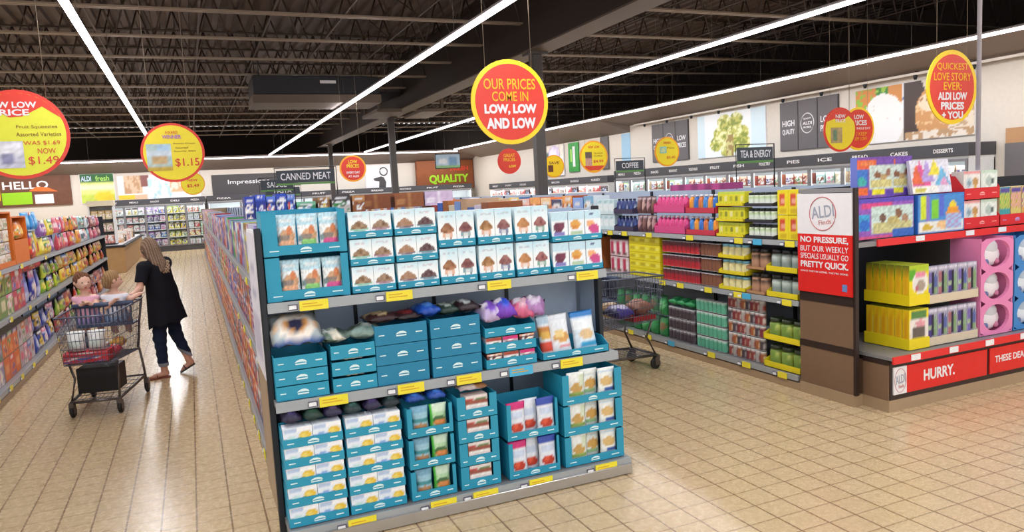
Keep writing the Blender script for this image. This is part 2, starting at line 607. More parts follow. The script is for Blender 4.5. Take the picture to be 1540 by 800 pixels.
def floor_mat():
    m = bpy.data.materials.new('tile_floor')
    m.use_nodes = True
    nt = m.node_tree
    N, Lk = nt.nodes.new, nt.links.new
    b = nt.nodes['Principled BSDF']
    geo = N('ShaderNodeNewGeometry')
    sep = N('ShaderNodeSeparateXYZ')
    Lk(geo.outputs['Position'], sep.inputs[0])
    def M(op, a, bb=None, c=None):
        n = N('ShaderNodeMath'); n.operation = op
        for i, x in enumerate((a, bb, c)):
            if x is None: continue
            if isinstance(x, (int, float)): n.inputs[i].default_value = x
            else: Lk(x, n.inputs[i])
        return n.outputs[0]
    T = .2055
    gx = M('DIVIDE', M('SUBTRACT', M('SUBTRACT', sep.outputs[0], .065), M('MULTIPLY', M('GREATER_THAN', sep.outputs[0], 1.5), .056)), T)
    gy = M('DIVIDE', M('SUBTRACT', sep.outputs[1], 3.63), .19)
    def line(g, wd):
        f = M('FRACT', g)
        d = M('MINIMUM', f, M('SUBTRACT', 1.0, f))
        r = N('ShaderNodeMapRange'); r.inputs[1].default_value = wd; r.inputs[2].default_value = wd * 1.8
        r.inputs[3].default_value = 1; r.inputs[4].default_value = 0
        Lk(d, r.inputs[0]); return r.outputs[0]
    lx, ly = line(gx, .019), line(gy, .017)
    cmb = N('ShaderNodeCombineXYZ')
    Lk(M('FLOOR', gx), cmb.inputs[0]); Lk(M('FLOOR', gy), cmb.inputs[1])
    wn = N('ShaderNodeTexWhiteNoise'); wn.noise_dimensions = '3D'; Lk(cmb.outputs[0], wn.inputs['Vector'])
    nz = N('ShaderNodeTexNoise'); nz.inputs['Scale'].default_value = 24; nz.inputs['Detail'].default_value = 6; nz.inputs['Roughness'].default_value = .65
    Lk(geo.outputs['Position'], nz.inputs['Vector'])
    add = M('ADD', M('MULTIPLY', nz.outputs['Fac'], .85), M('MULTIPLY', wn.outputs['Value'], .16))
    cr = N('ShaderNodeValToRGB')
    cr.color_ramp.elements[0].position = .2; cr.color_ramp.elements[0].color = lin('#c6aa82') + (1,)
    cr.color_ramp.elements[1].position = .9; cr.color_ramp.elements[1].color = lin('#d6be98') + (1,)
    Lk(add, cr.inputs[0])
    mx = N('ShaderNodeMix'); mx.data_type = 'RGBA'
    Lk(M('MAXIMUM', M('MULTIPLY', lx, .85), M('MULTIPLY', ly, .62)), mx.inputs['Factor'])
    Lk(cr.outputs[0], mx.inputs['A']); mx.inputs['B'].default_value = lin('#6e4f32') + (1,)
    Lk(mx.outputs['Result'], b.inputs['Base Color'])
    rr = N('ShaderNodeMapRange'); rr.inputs[3].default_value = .2; rr.inputs[4].default_value = .34
    Lk(nz.outputs['Fac'], rr.inputs[0]); Lk(rr.outputs[0], b.inputs['Roughness'])
    b.inputs['Specular IOR Level'].default_value = .45
    return m

def structure(name, mb, loc=(0, 0, 0)):
    o = mb.build(name, None, loc)
    o['kind'] = 'structure'
    return o

b = MB(); b.box(XL, XR, YF, YB, -.1, 0, floor_mat()); structure('floor', b)
CREAM = mat('wall_cream', '#ddd4c8', .7)
b = MB(); b.box(XR, XR + .15, YF, YB + .15, 0, 4.2, CREAM); structure('wall_right', b)
UPW = mat('upper_wall', '#3a3029', .8)
b = MB(); b.box(XO, XO + .1, YF, YO, 4.2, ZC, UPW); structure('wall_right_upper', b)
b = MB(); b.box(XL, XO, YO, YO + .1, 4.2, ZC, UPW); structure('wall_back_upper', b)
b = MB(); b.box(XL, XR, YB, YB + .15, 0, 4.2, CREAM); structure('wall_back', b)
b = MB(); b.box(XL - .15, XL, YF, YB + .15, 0, ZC, CREAM); structure('wall_left', b)

# ribbed steel deck, ribs along the aisles
DECK = mat('roof_deck', '#554438', .6, .2)
b = MB()
xs = []
x = XL - .1
while x < XO:
    xs += [(x, 6.0), (x + .12, 6.0), (x + .15, 6.07), (x + .27, 6.07)]
    x += .30
xs.append((x, 6.0))
b.loft([[(q[0], YF, q[1]) for q in xs], [(q[0], YO, q[1]) for q in xs]], DECK, caps=False, closed=False)
structure('ceiling', b)

# open-web joists across the aisles
JOIST = mat('joist_steel', '#4b3d33', .5, .3)
JCHORD_LIT = mat('joist_chord_lit', '#94836f', .45, .2)  # paler than the joist steel: light on the bottom chords put into the colour
def joist_mesh(x0, x1, name):
    b = MB()
    for dy in (-.045, .045):
        b.box(x0, x1, dy - .028, dy + .028, 5.0, 5.03, JCHORD_LIT)
        b.box(x0, x1, dy - .02, dy + .02, 5.95, 5.985, JOIST)
    n = int(round((x1 - x0) / .62))
    for i in range(n):
        a, c = x0 + (x1 - x0) * i / n, x0 + (x1 - x0) * (i + .5) / n
        e = x0 + (x1 - x0) * (i + 1) / n
        b.tube([(a, 0, 5.02), (c, 0, 5.96)], .017, JOIST, 5)
        b.tube([(c, 0, 5.96), (e, 0, 5.02)], .017, JOIST, 5)
    return b.mesh(name)
jl, jr = joist_mesh(XL, 5.9, 'roof_beam'), joist_mesh(6.44, XO, 'roof_beam')
for k in range(-3, 12):
    put('roof_beam', jl, (0, 12.76 + 2.02 * k, 0), kind='structure')
    put('roof_beam', jr, (0, 11.3 + 2.15 * k, 0), kind='structure')
# bridging rods along the joists
for x in (-6.1, -3.3, -1.2, .4, 1.5, 2.65, 3.9, 5.1, 8.0, 9.1, 10.3, 11.8, 13.1):
    b = MB(); b.box(x - .014, x + .014, 4.5, 36.6, 5.031, 5.05, JOIST); structure('roof_beam', b)
    if x in (-1.2, 1.5, 3.9, 8.0, 11.8):
        b = MB()
        for k in range(0, 11):
            y = (12.76 if x < 6 else 11.3) + 2.05 * k
            b.tube([(x + .1, y, 5.04), (x + .1, y + 1.0, 5.5), (x + .1, y + 2.0, 5.94)], .014, JOIST, 4)
        structure('roof_beam', b)
# the deep girder on the columns
GIRD = mat('girder_steel', '#33261d', .55, .3)
GFL_LIT = mat('girder_flange_lit', '#5f5044', .5, .2)  # same girder, lighter tone: the lit bottom face is painted in
b = MB()
b.box(6.1, 6.24, 2.5, 37.4, 4.53, 5.98, GIRD)
b.box(5.93, 6.41, 2.5, 37.4, 4.5, 4.53, GFL_LIT)
b.box(5.93, 6.41, 2.5, 37.4, 5.94, 5.98, GIRD)
structure('roof_girder_beam', b)
COLM = mat('column_grey', '#55504d', .5, .2)
for y in (12.8, 23.75, 35.1):
    b = MB()
    b.box(6.07, 6.27, y - .1, y + .1, .02, 4.47, COLM, ch=.02)
    b.box(5.99, 6.35, y - .18, y + .18, 4.46, 4.5, COLM)
    b.box(6.0, 6.34, y - .17, y + .17, 0, .02, COLM)
    structure('column', b)
WPOLE = mat('white_pole', '#cfcbd4', .4)
b = MB(); b.lathe([(.022, 1.92), (.022, 5.97), (.06, 5.97), (.06, 6.0)], WPOLE, 14, cx=7.62, cy=5.25)
b.lathe([(.045, 1.9), (.045, 1.93)], WPOLE, 14, cx=7.62, cy=5.25)
structure('column', b)

# soffits over the walls (the strip lights hang at their edge)
SOFF = mat('soffit_paint', '#84766f', .7)
b = MB()
b.loft([[(12.86, y, 4.24), (12.86, y, 4.17), (14.2, y, 3.96), (XO, y, 4.2), (XO, y, 4.24)] for y in (YF, 22.2)], SOFF)
structure('ceiling_soffit_slab', b)
b = MB()
b.loft([[(12.86, y, 4.24), (12.86, y, 4.17), (14.2, y, 3.74), (XO, y, 4.2), (XO, y, 4.24)] for y in (22.2, 36.7)], SOFF)
structure('ceiling_soffit_slab', b)
b = MB()
b.loft([[(x, 36.75, 4.2), (x, 36.75, 4.09), (x, 38, 3.64), (x, YO, 4.1), (x, YO, 4.2)] for x in (14.2, XL)], SOFF)
structure('ceiling_soffit_slab', b)
b = MB()
b.box(14.12, 14.2, YF, 9.2, 2.36, 2.64, mat('wood_trim', '#b98d63', .5))
structure('trim_1', b)
b = MB()
b.box(14.1, 14.2, YF, 9.2, 0, 2.36, mat('wall_grey', '#6e6a6c', .6))
structure('trim_2', b)
b = MB(); b.box(14.18, 14.2, 22.2, 22.75, 2.5, 3.72, mat('blue_panel', '#9fc6e0', .5)); structure('trim_3', b)

# ---------------------------------------------------------------- ceiling strip lights
LHOUS = mat('lamp_housing', '#6b655f', .5)
GLOW = mat('lamp_diffuser', '#fff8ff', .4, emit=STRIP_GLOW, vary=0)
def strip(x, y0, y1, z, label, along='y'):
    L = y1 - y0
    t = empty('ceiling_light', (x, y0, z) if along == 'y' else (y0, x, z), 0 if along == 'y' else -PI / 2, label, 'ceiling light', 'ceiling strip lights')
    b = MB(); b.box(-.026, .026, 0, L, .03, .075, LHOUS, ch=.008); b.build('housing', t)
    b = MB(); b.box(-.042, .042, .01, L - .01, -.012, .03, GLOW, ch=.008); b.build('diffuser', t)
    k = 1.0
    while k < L:
        b = MB(); b.tube([(0, k, .07), (0, k, 5.0 - z if along == 'y' else 5.98 - z)], .004, LHOUS, 4); b.build('hanging_wire', t)
        k += 4.0
    n = max(1, int(round(L / 5)))
    for i in range(n):
        la = bpy.data.lights.new('strip_lamp', 'AREA')
        la.shape = 'RECTANGLE'
        la.size, la.size_y = .08, L / n
        la.energy = STRIP_LIGHT * L / n
        la.color = (.965, .985, 1.0)
        o = bpy.data.objects.new('strip_lamp', la)
        COL.objects.link(o)
        o.parent = t
        o.location = (0, L * (i + .5) / n, -.016)
    return t
strip(-5.55, -3, 36.2, 4.15, 'ceiling strip light furthest left, behind the large round price sign')
strip(-1.0, -3, 36.2, 4.15, 'white ceiling strip light running over the aisle with the woman')
strip(3.585, -3, 36.2, 4.15, 'white ceiling strip light passing left of the big red and yellow disc')
strip(8.02, -3, 36.2, 4.15, 'long ceiling strip light between the dark girder and the wall-side strip')
strip(12.62, -3, 36.2, 4.15, 'ceiling strip light along the soffit above the right wall posters')
t = strip(36.5, XL + .2, 12.9, 4.08, 'ceiling strip light running across the back of the store', 'x')
t.rotation_euler = (0, 0, -PI / 2)

# ---------------------------------------------------------------- things up in the roof
AHU = mat('unit_grey', '#2b2b2e', .5, .2)
AHB = mat('unit_base', '#6e5f50', .5)
t = empty('air_handler', (3.0, 18.4, 4.25), 0, 'dark grey air handling unit hanging under the roof joists', 'air unit')
b = MB(); b.box(-1.45, 1.45, -.4, .9, .2, .62, AHU, ch=.02); b.build('body', t)
b = MB(); b.box(-1.48, 1.48, -.43, .93, .0, .2, AHB, ch=.02); b.build('drain_pan', t)
b = MB(); b.box(.05, .42, -.41, -.4, .45, .52, WHITE); b.build('rating_plate', t)
b = MB()
for sx in (-1.3, 1.3):
    for y in (-.3, .8):
        b.tube([(sx, y, .6), (sx, y, 1.74)], .012, AHU, 5)
b.build('hanger', t)
t = empty('duct_diffuser', (6.2, 22.3, 4.1), 0, 'open framed air outlet round the column head with tan underside', 'air outlet')
for sx in (-1, 1):
    xa, xb = sorted((sx * .3, sx * 1.05))
    b = MB(); b.box(xa, xb, -1.0, 1.0, .3, .4, AHB, ch=.02); b.build('base_plate', t)
    b = MB(); b.box(xa, xb, -.95, .95, .82, .88, AHU); b.build('top_plate', t)
for sx in (-.95, .95):
    for sy in (-.9, .9):
        b = MB(); b.box(sx - .04, sx + .04, sy - .04, sy + .04, .4, .82, AHB); b.build('post', t)

# ---------------------------------------------------------------- posters
def poster(loc, w, h, art, nu, nv, label, rz=-PI / 2, frame=None, name='wall_poster', group=None, th=.03):
    """printed board hung on a wall; loc = middle of its bottom edge at the wall face"""
    t = empty(name, loc, rz, label, 'poster', group)
    b = MB()
    b.box(-w / 2, w / 2, -th, 0, 0, h, frame or WHITE)
    b.build('board', t)
    b = MB()
    b.sheet(lambda u, v: (-w / 2 + .005 + (w - .01) * u, -th - .003, .005 + (h - .01) * v), nu, nv, POSTER, art)
    b.build('print', t)
    return t
XW = 14.2
# white dish and bread
def food(u, v):
    c = lin('#e8ddd0')
    rnd = (vn(u * 34, v * 15, 1) + vn(u * 70, v * 30, 2) * .5) * 1.5 - 1.1
    if u < .36: c = lin('#c98a54') if rnd > .1 else lin('#e6cba4')
    if .08 < u < .38 and v > .45 and (u - .08) * 1.6 + .35 < v + .1 * rnd: c = lin('#3f8a2f') if rnd > -.2 else lin('#9fca46')
    if u < .2 and v > .62: c = lin('#d98a3e') if rnd > 0 else lin('#8fbf3a')
    if .3 < u < .44 and v > .68: c = lin('#d9924a')
    if .43 < u < .56 and v > .5: c = lin('#f2f6ff') if rnd > -.4 else lin('#6f98cf')
    if ((u - .52) / .12) ** 2 + ((v - .4) / .75) ** 2 < 1 and u > .44: c = lin('#4a3a35')
    if ((u - .26) / .19) ** 2 + ((v - .38) / .5) ** 2 < 1: c = lin('#f6f2f0') if rnd > -.75 else lin('#dccfc6')
    if u < .2 and v < .3: c = lin('#f3ede6')
    if ((u - .74) / .2) ** 2 + ((v - .42) / .5) ** 2 < 1: c = lin('#d39a63') if rnd < .3 else lin('#e9c493')
    if ((u - .7) / .13) ** 2 + ((v - .62) / .17) ** 2 < 1: c = lin('#f0dcc0') if rnd > -.3 else lin('#b98152')
    if u > .8 and v < .5: c = lin('#c7a784') if rnd > 0 else lin('#ead9c3')
    if v < .14 and u > .45: c = lin('#efe2d2') if rnd > 0 else lin('#c29a70')
    return c
poster((XW, 11.25, 2.58), 2.82, 1.22, food, 80, 40, 'large wall poster of a white round cheese and bread behind the oval red sign')
def floret(u, v):
    rnd = (vn(u * 26, v * 11, 3) + vn(u * 60, v * 26, 4) * .6) * 1.4 - 1.1
    c = lin('#f7fbfd') if .12 < u < .8 else lin('#d9edf5')
    for cu, cv, r in ((.42, .8, .1), (.6, .82, .09), (.38, .5, .13), (.55, .55, .15), (.68, .5, .1), (.5, .32, .16), (.3, .3, .1), (.66, .28, .13), (.45, .14, .09)):
        if ((u - cu) / r) ** 2 + ((v - cv) / (r * 1.7)) ** 2 < 1:
            c = lin('#eef0b8') if rnd > .2 else lin('#c9c862') if rnd > -.25 else lin('#8c9a3c')
    if abs(u - .5) < .05 and v < .5: c = lin('#a58a4e') if rnd > 0 else lin('#d9d18b')
    return c
poster((XW, 17.0, 2.6), 2.88, 1.24, floret, 64, 34, 'white wall poster of pale green florets above the tea sign')
SLATE = mat('slate_board', '#6a6566', .6)
SLATED = mat('slate_edge', '#4b4748', .6)
def board3(y0, y1, z0, z1, words, lab):
    W3 = (y0 - y1) / 3
    for i, (place_, ws) in enumerate(zip(('left', 'middle', 'right'), words)):
        yc = y0 - W3 * (i + .5)
        t = empty('wall_board', (XW, yc, z0), -PI / 2, f'{place_} slate grey board {lab}', 'wall board', 'slate boards on the right wall')
        b = MB(); b.box(-W3 / 2 + .012, W3 / 2 - .012, -.04, 0, 0, z1 - z0, SLATE, ch=.008); b.build('board', t)
        b = MB(); b.box(W3 / 2 - .012, W3 / 2 + .01, -.045, 0, 0, z1 - z0, SLATED); b.build('edge_strip', t)
        if ws == 'O':
            zc = (z1 - z0) * .52
            b = MB(); b.tube([(.21 * math.cos(a * PI / 12), -.044, zc + .24 * math.sin(a * PI / 12)) for a in range(24)], .013, WHITE, 4, closed=True); b.build('emblem', t)
            lettering('ALDI', .3, .08, WHITE, t, (0, -.044, zc)); lettering('QUALITY', .26, .05, WHITE, t, (0, -.044, zc + .11)); lettering('PROMISE', .26, .05, WHITE, t, (0, -.044, zc - .1))
        else:
            for k, s in enumerate(ws):
                lettering(s, W3 * .66, .15, WHITE, t, (0, -.044, (z1 - z0) * .56 - k * .22))
board3(15.05, 13.16, 2.6, 3.82, (('HIGH', 'QUALITY'), 'O', ('LOW', 'PRICES')), 'of the wider trio beside the food poster')
board3(20.85, 18.9, 2.62, 3.84, (('HIGH', 'QUALITY'), 'O', ('LOW', 'PRICES')), 'of the far trio beside the floret poster')
GREEN = mat('green_board', '#2f9c3c', .5)
t = empty('wall_board', (XW - .02, 26.3, 2.55), -PI / 2, 'bright green upright board with white letters on the far right wall', 'wall board')
b = MB(); b.box(-.42, .42, -.04, 0, 0, 1.15, GREEN, ch=.01); b.build('board', t)
b = MB(); b.box(-.05, .15, -.043, -.038, .2, 1.0, WHITE); b.box(-.25, -.12, -.043, -.038, .4, .9, mat('lime', '#a4d65e', .5)); b.build('stripe', t)
poster((XW - .02, 28.1, 2.45), 1.9, 1.25, A('#efe6d8', ('e', .55, .72, .28, .3, '#d9c8e8'), ('e', .5, .72, .16, .2, '#f3eaf8'), ('r', .1, .3, .5, .8, '#3c6a60'), ('r', .75, 1, 0, .6, '#f7f7f5'), speck=.1), 16, 12,
       'cream poster with a pale lilac circle left of the green board')
t = empty('wall_board', (XW - .02, 23.9, 2.55), -PI / 2, 'narrow slate grey board beside the pale blue strip on right wall', 'wall board')
b = MB(); b.box(-.28, .28, -.04, 0, 0, 1.18, SLATE, ch=.01); b.build('board', t)

# track rail with spot heads under the right soffit
t = empty('track_light_rail', (14.0, 7.6, 3.9), 0, 'thin metal track rail with small spot heads along right wall', 'track light')
b = MB(); b.box(-.025, .025, 0, 14.0, 0, .05, mat('rail_metal', '#c8beb2', .4, .2)); b.build('rail', t)
for k in range(11):
    y = .9 + 1.25 * k
    b = MB(); b.lathe([(.03, -.09), (.045, -.02), (.04, .0)], DARK, 10, cy=y); b.build('spot_head', t)
    b = MB(); b.tube([(0, y, .03), (0, y, .07), (.2, y, .07)], .008, DARK, 5); b.build('bracket', t)

# posters on the back wall
YW = 38.0
WOOD = mat('wood_board', '#6d4430', .6, vary=.25, scale=5)
t = empty('wall_sign', (-6.35, YW, 2.35), 0, 'dark wood board reading HELLO with green and yellow patches', 'wall sign')
b = MB(); b.box(-1.6, 1.6, -.06, 0, 0, 1.4, WOOD); b.build('board', t)
lettering('HELLO', 1.7, .34, WHITE, t, (-.1, -.07, .92))
b = MB(); b.box(-1.0, .1, -.075, -.058, .1, .62, mat('lime_card', '#9ad21f', .5)); b.build('patch', t)
b = MB(); b.box(-1.35, -1.05, -.075, -.058, .3, 1.2, SIGNYEL); b.build('patch', t)
b = MB(); b.box(.2, .9, -.075, -.058, .1, .5, WHITE); b.build('patch', t)
b = MB(); b.plate([(.0, .66), (1.1, .6), (.7, .8), (.3, .84)], -.075, -.058, mat('orange_card', '#f0702a', .5)); b.build('patch', t)
t = empty('wall_sign', (-3.72, YW, 2.35), 0, 'green and yellow fresh produce poster with a dark green header', 'wall sign')
b = MB(); b.box(-.68, .68, -.05, 0, 0, 1.32, WHITE); b.build('board', t)
b = MB(); b.sheet(lambda u, v: (-.66 + 1.32 * u, -.055, .02 + 1.28 * v), 14, 12, POSTER,
                  A('#dfe88a', ('r', 0, 1, .68, 1, '#2f6a38'), ('r', 0, 1, .45, .62, '#f3f1c4'), ('r', 0, 1, 0, .25, '#c7d75a'), ('e', .7, .2, .3, .2, '#f0d23c'), speck=.1)); b.build('print', t)
lettering('ALDI', .4, .22, mat('letter_blue', '#cfe2ff', .5), t, (-.42, -.065, 1.1)); lettering('fresh', .55, .24, mat('letter_lime', '#a8dc6c', .5), t, (.22, -.065, 1.1))
def loaf(u, v):
    rnd = (vn(u * 30, v * 3, 5) + vn(u * 60, v * 9, 6) * .5) * 1.5 - 1.1
    c = lin('#f4f4f2')
    if .07 < u < .3 and v > .3: c = lin('#c79a74') if rnd > 0 else lin('#e0c3a4')
    if .28 < u < .38 and v > .55: c = lin('#8d5a55')
    if u < .34 and v < .28: c = lin('#f0d13e') if u < .2 and v > .1 else lin('#e8c2a0')
    if .36 < u < .7 and v < .9 - (u - .36): c = lin('#eef7f8') if rnd > -.3 else lin('#bfe0e4')
    if .62 < u < .8 and .3 < v < .8: c = lin('#e7b98a') if rnd > .1 else lin('#f2e3cf')
    return c
poster((-1.2, YW, 2.32), 3.45, 1.2, loaf, 60, 24, 'white back wall poster of a sliced loaf above the glass doors', 0)
t = empty('wall_board', (2.9, YW, 2.15), 0, 'wide slate grey board with white script and a bun on back wall', 'wall board')
b = MB(); b.box(-1.86, 1.86, -.05, 0, 0, 1.25, SLATED, ch=.01); b.build('board', t)
lettering('Impressions', 1.9, .26, WHITE, t, (-.2, -.056, .86), bold=.01)
t = empty('wall_board', (9.1, YW, 2.2), 0, 'white board with a dark seated figure on the back wall', 'wall board')
b = MB(); b.box(-.75, .75, -.04, 0, 0, 1.4, WHITE, ch=.01); b.build('board', t)
b = MB()
b.plate([(-.1, .1), (.25, .05), (.3, .5), (.2, .75), (.05, .8), (-.35, .7), (-.3, .6), (-.05, .55)], -.05, -.038, SLATED)
b.tube([(.2 + .2 * math.cos(a * PI / 8), -.045, 1.05 + .2 * math.sin(a * PI / 8)) for a in range(16)], .03, SLATED, 5, closed=True)
b.build('drawing', t)
t = empty('wall_sign', (12.75, YW, 2.2), 0, 'brown wooden board reading QUALITY in bright green letters', 'wall sign')
b = MB(); b.box(-1.75, 1.4, -.3, 0, 0, 1.5, mat('wood_sign', '#8a4a22', .6, vary=.2, scale=4), ch=.02); b.build('board', t)
lettering('QUALITY', 2.2, .5, mat('letter_green_glow', '#9ad01e', .5, emit=.1), t, (0, -.31, .5), bold=.04)  # faint glow added to the green letters, which are no lamp
lettering('FRESH', 1.0, .24, mat('letter_red', '#d8432c', .5), t, (.6, -.31, 1.05), bold=.04)
t = empty('hanging_screen', (10.13, 30, 3.02), 0, 'pale blue hanging picture panel in front of the brown wooden board', 'screen')
b = MB(); b.box(-.56, .56, -.03, .03, -.02, .6, DARK, ch=.01); b.build('frame', t)
b = MB(); b.sheet(lambda u, v: (-.53 + 1.06 * u, -.034, .01 + .56 * v), 12, 8, POSTER, A('#b9d4ea', ('r', .1, .45, .3, .7, '#e8f0f6'), ('r', .55, .9, .2, .8, '#7fa9d0'), ('r', 0, 1, 0, .14, '#8fc08a'), speck=.1)); b.build('print', t)
b = MB()
for sx in (-.5, .5): b.tube([(sx, 0, .6), (sx, 0, 2.97)], .006, DARK, 4)
b.build('hanging_wire', t)

# ---------------------------------------------------------------- glass door coolers
FR = mat('cooler_frame', '#8b8a8e', .4, .4)
FIN = mat('cooler_inside', '#e8eaec', .5)
HEAD = mat('cooler_header', '#4a4a50', .5)
CLED = mat('cooler_led', '#fafcff', .4, emit=2.5, vary=0)
def cooler(n, dw, loc, rz, label, shelves=(.28, .66, 1.02, 1.38, 1.74), top=2.12, head=2.42, depth=.8, open_front=False, words=None):
    """run of n glass doors of width dw; local x along the run, front towards -y; loc at the left front foot"""
    t = empty('glass_door_cooler' if not open_front else 'open_chiller', loc, rz, label, 'cooler')
    L = n * dw
    b = MB()
    b.box(0, L, .04, depth, 0, .25, HEAD)
    b.box(0, L, depth - .04, depth, .25, top, FIN)
    for x in (0, L - .04): b.box(x, x + .04, .04, depth, .25, top, FIN)
    b.box(0, L, .04, depth, top, top + .05, FIN)
    b.build('cabinet', t)
    b = MB(); b.box(-.02, L + .02, 0, depth, top + .05, head, HEAD, ch=.01); h = b.build('header', t)
    for k in range(n):
        lettering((words or ['FROZEN', 'DAIRY', 'SNACKS', 'MEALS'])[k % len(words or 'abcd')], dw * .42, (head - top) * .26, WHITE, h, (dw * (k + .5), -.004, (head + top) / 2 + .02))
    for z in shelves:
        b = MB(); b.box(.04, L - .04, .1, depth - .05, z - .015, z, WHITE); b.box(.04, L - .04, .085, .1, z - .03, z + .01, WTAG); b.build('shelf', t)
    if not open_front:
        for k in range(n):
            d = bpy.data.objects.new('door', None); COL.objects.link(d); d.parent = t; d.location = (k * dw, 0, 0)
            b = MB()
            for x0, x1 in ((.0, .045), (dw - .045, dw)): b.box(x0, x1, 0, .035, .25, top, FR)
            for z0, z1 in ((.25, .3), (top - .05, top)): b.box(.045, dw - .045, 0, .035, z0, z1, FR)
            b.build('door_frame', d)
            b = MB(); b.box(.045, dw - .045, .012, .018, .3, top - .05, GLASS); b.build('door_glass', d)
            b = MB(); b.tube([(dw - .06, -.03, .9), (dw - .06, -.03, 1.4)], .01, DARK, 6); b.build('handle', d)
    b = MB()
    for k in range(n + 1):
        x = min(max(k * dw, .06), L - .06)
        b.box(x - .012, x + .012, .06, .08, .3, top - .02, CLED)
    b.build('lamp_strip', t)
    la = bpy.data.lights.new('cooler_lamp', 'AREA'); la.shape = 'RECTANGLE'; la.size, la.size_y = L - .2, .05; la.energy = 4 * L; la.color = (.95, .98, 1)
    o = bpy.data.objects.new('cooler_lamp', la); COL.objects.link(o); o.parent = t; o.location = (L / 2, .1, top - .03); o.rotation_euler = (math.radians(25), 0, 0)
    return t
PK = {}
PKC = ['#d8402c', '#2f6ab0', '#e8c83c', '#3f8a4a', '#8a4a2c', '#e07a9a', '#f0e6d8', '#5a3f8a', '#e8842c', '#2c2a30']
def plain_pack(w, d, h, c1, c2, c3='#ffffff'):
    k = (round(w, 3), round(d, 3), round(h, 3), c1, c2, c3)
    if k not in PK:
        PK[k] = pbox(w, d, h, busy((c1, c2, c3, PKC[len(PK) % len(PKC)]), len(PK)), flat(c1), flat(c1), 8, 10, name='pack')
    return PK[k]
# left of the back wall: seen past the end of the aisle
WB = ['DAIRY', 'MEALS', 'SNACKS', 'DELI', 'PIZZA']
cooler(5, .84, (-3.55, 37.15, 0), 0, 'lit glass door cooler across the back wall at the aisle end', words=WB)
pal = [[('#e9e4ea', '#f2b7ae', 'pale pink'), ('#f3ead8', '#e08a72', 'cream'), ('#f6f2f0', '#c7a9a0', 'white')],
       [('#efe3df', '#d96f6a', 'rosy'), ('#f4efe6', '#4a3a38', 'white and black'), ('#e8dfe6', '#b58aa8', 'lilac white')],
       [('#c8b7d6', '#8d3fae', 'purple'), ('#e5d7ea', '#a45fc0', 'mauve'), ('#4a6fc4', '#e6ecf8', 'blue')],
       [('#f2d63c', '#3a2a1c', 'yellow and brown'), ('#f5df62', '#7c8f2a', 'yellow'), ('#efe07a', '#5c4632', 'pale yellow')],
       [('#e8ecef', '#d7dbe0', 'white'), ('#c96a5c', '#efe0d8', 'red brown'), ('#8fc7a6', '#e9f2ec', 'pale green')]]
for d_ in range(5):
    for s_, z in enumerate((.28, .66, 1.02, 1.38, 1.74)):
        for i in range(3):
            c1, c2, nm = pal[d_][(s_ + (i > 1)) % 3] if (s_ + d_) % 3 else pal[d_][i]
            h = (.3, .28, .3, .26, .24)[(s_ + d_) % 5]
            put('chilled_pack', plain_pack(.215, .2, h, c1, c2), (-3.55 + .84 * d_ + .17 + .25 * i, 37.28, z), 0, None,
                f'{nm} pack, {ORD[i + 1]} along the {ORD[5 - s_]} shelf behind the {ORD[d_ + 1]} back cooler door', 'pack', 'packs in the back cooler')
# run hidden below the gondola tops further right: only its header shows
cooler(9, 1.45, (.75, 37.15, 0), 0, 'glass door cooler whose header shows over the middle shelving at the back', words=['PIZZA', 'BREAD', 'VEGETABLES', 'FRUIT'])
# right wall run
cooler(13, .97, (13.4, 22.05, 0), -PI / 2, 'glass door cooler along the right wall under the posters',
       words=['MEALS', 'PIZZA', 'SNACKS', 'BREAKFAST', 'VEGETABLES', 'FRUIT', 'FISH', 'POULTRY', 'PIES', 'ICE', 'BREAD', 'CAKES', 'DESSERTS'])
palr = [('#7fa08a', '#e8efe6', 'grey green'), ('#c9b79a', '#f0e4c9', 'tan'), ('#a9574a', '#e6cfc2', 'brick red'), ('#b0664f', '#ead8c6', 'russet'), ('#8c4a3e', '#d9a48f', 'dark red'), ('#d9d3c4', '#93b06c', 'cream and green'),
        ('#e6e2dc', '#6c7fae', 'white and blue'), ('#a9c4c0', '#f2f4f0', 'aqua grey')]
for d_ in range(13):
    for s_, z in ((4, 1.74), (3, 1.38)):
        for i in range(3):
            c1, c2, nm = palr[((2, 3, 4)[(d_ + i + s_) % 3]) if 4 <= d_ <= 8 else (d_ * 3 + i + s_) % 8]
            put('frozen_pack', plain_pack(.25, .22, .26, c1, c2), (13.55, 22.05 - .97 * d_ - .2 - .285 * i, z), -PI / 2, None,
                f'{nm} frozen pack, {ORD[i + 1]} from left, {"top" if s_ == 4 else "second"} shelf, {ORD[d_ + 1]} right cooler door', 'frozen pack', 'packs in the right wall cooler')
# open chiller of meat past the glass doors
cooler(7, 1.6, (13.5, 33.9, 0), -PI / 2, 'open meat chiller on the right wall beyond the glass doors', open_front=True, top=2.0, head=2.3, depth=.7, words=['BEEF', 'PORK', 'CHICKEN', 'HAM', 'BACON', 'SAUSAGE', 'TURKEY'])
palm = [('#c78a86', '#e9c8c2', 'pink'), ('#2a2224', '#4a3a3a', 'black'), ('#b05a5c', '#e0b0a8', 'red'), ('#e6d6cf', '#c98a86', 'pale')]
for s_, z in ((4, 1.74), (3, 1.38), (2, 1.02)):
    for i in range(20):
        c1, c2, nm = palm[(i * 7 + s_ * 3) % 4]
        put('meat_pack', plain_pack(.42, .3, .2, c1, c2), (13.62, 33.6 - .55 * i, z), -PI / 2, None,
            f'{nm} meat pack, {ORD[i + 1]} from left on the {("third", "second", "top")[s_ - 2]} shelf of the open chiller', 'meat pack', 'meat packs in the open chiller')

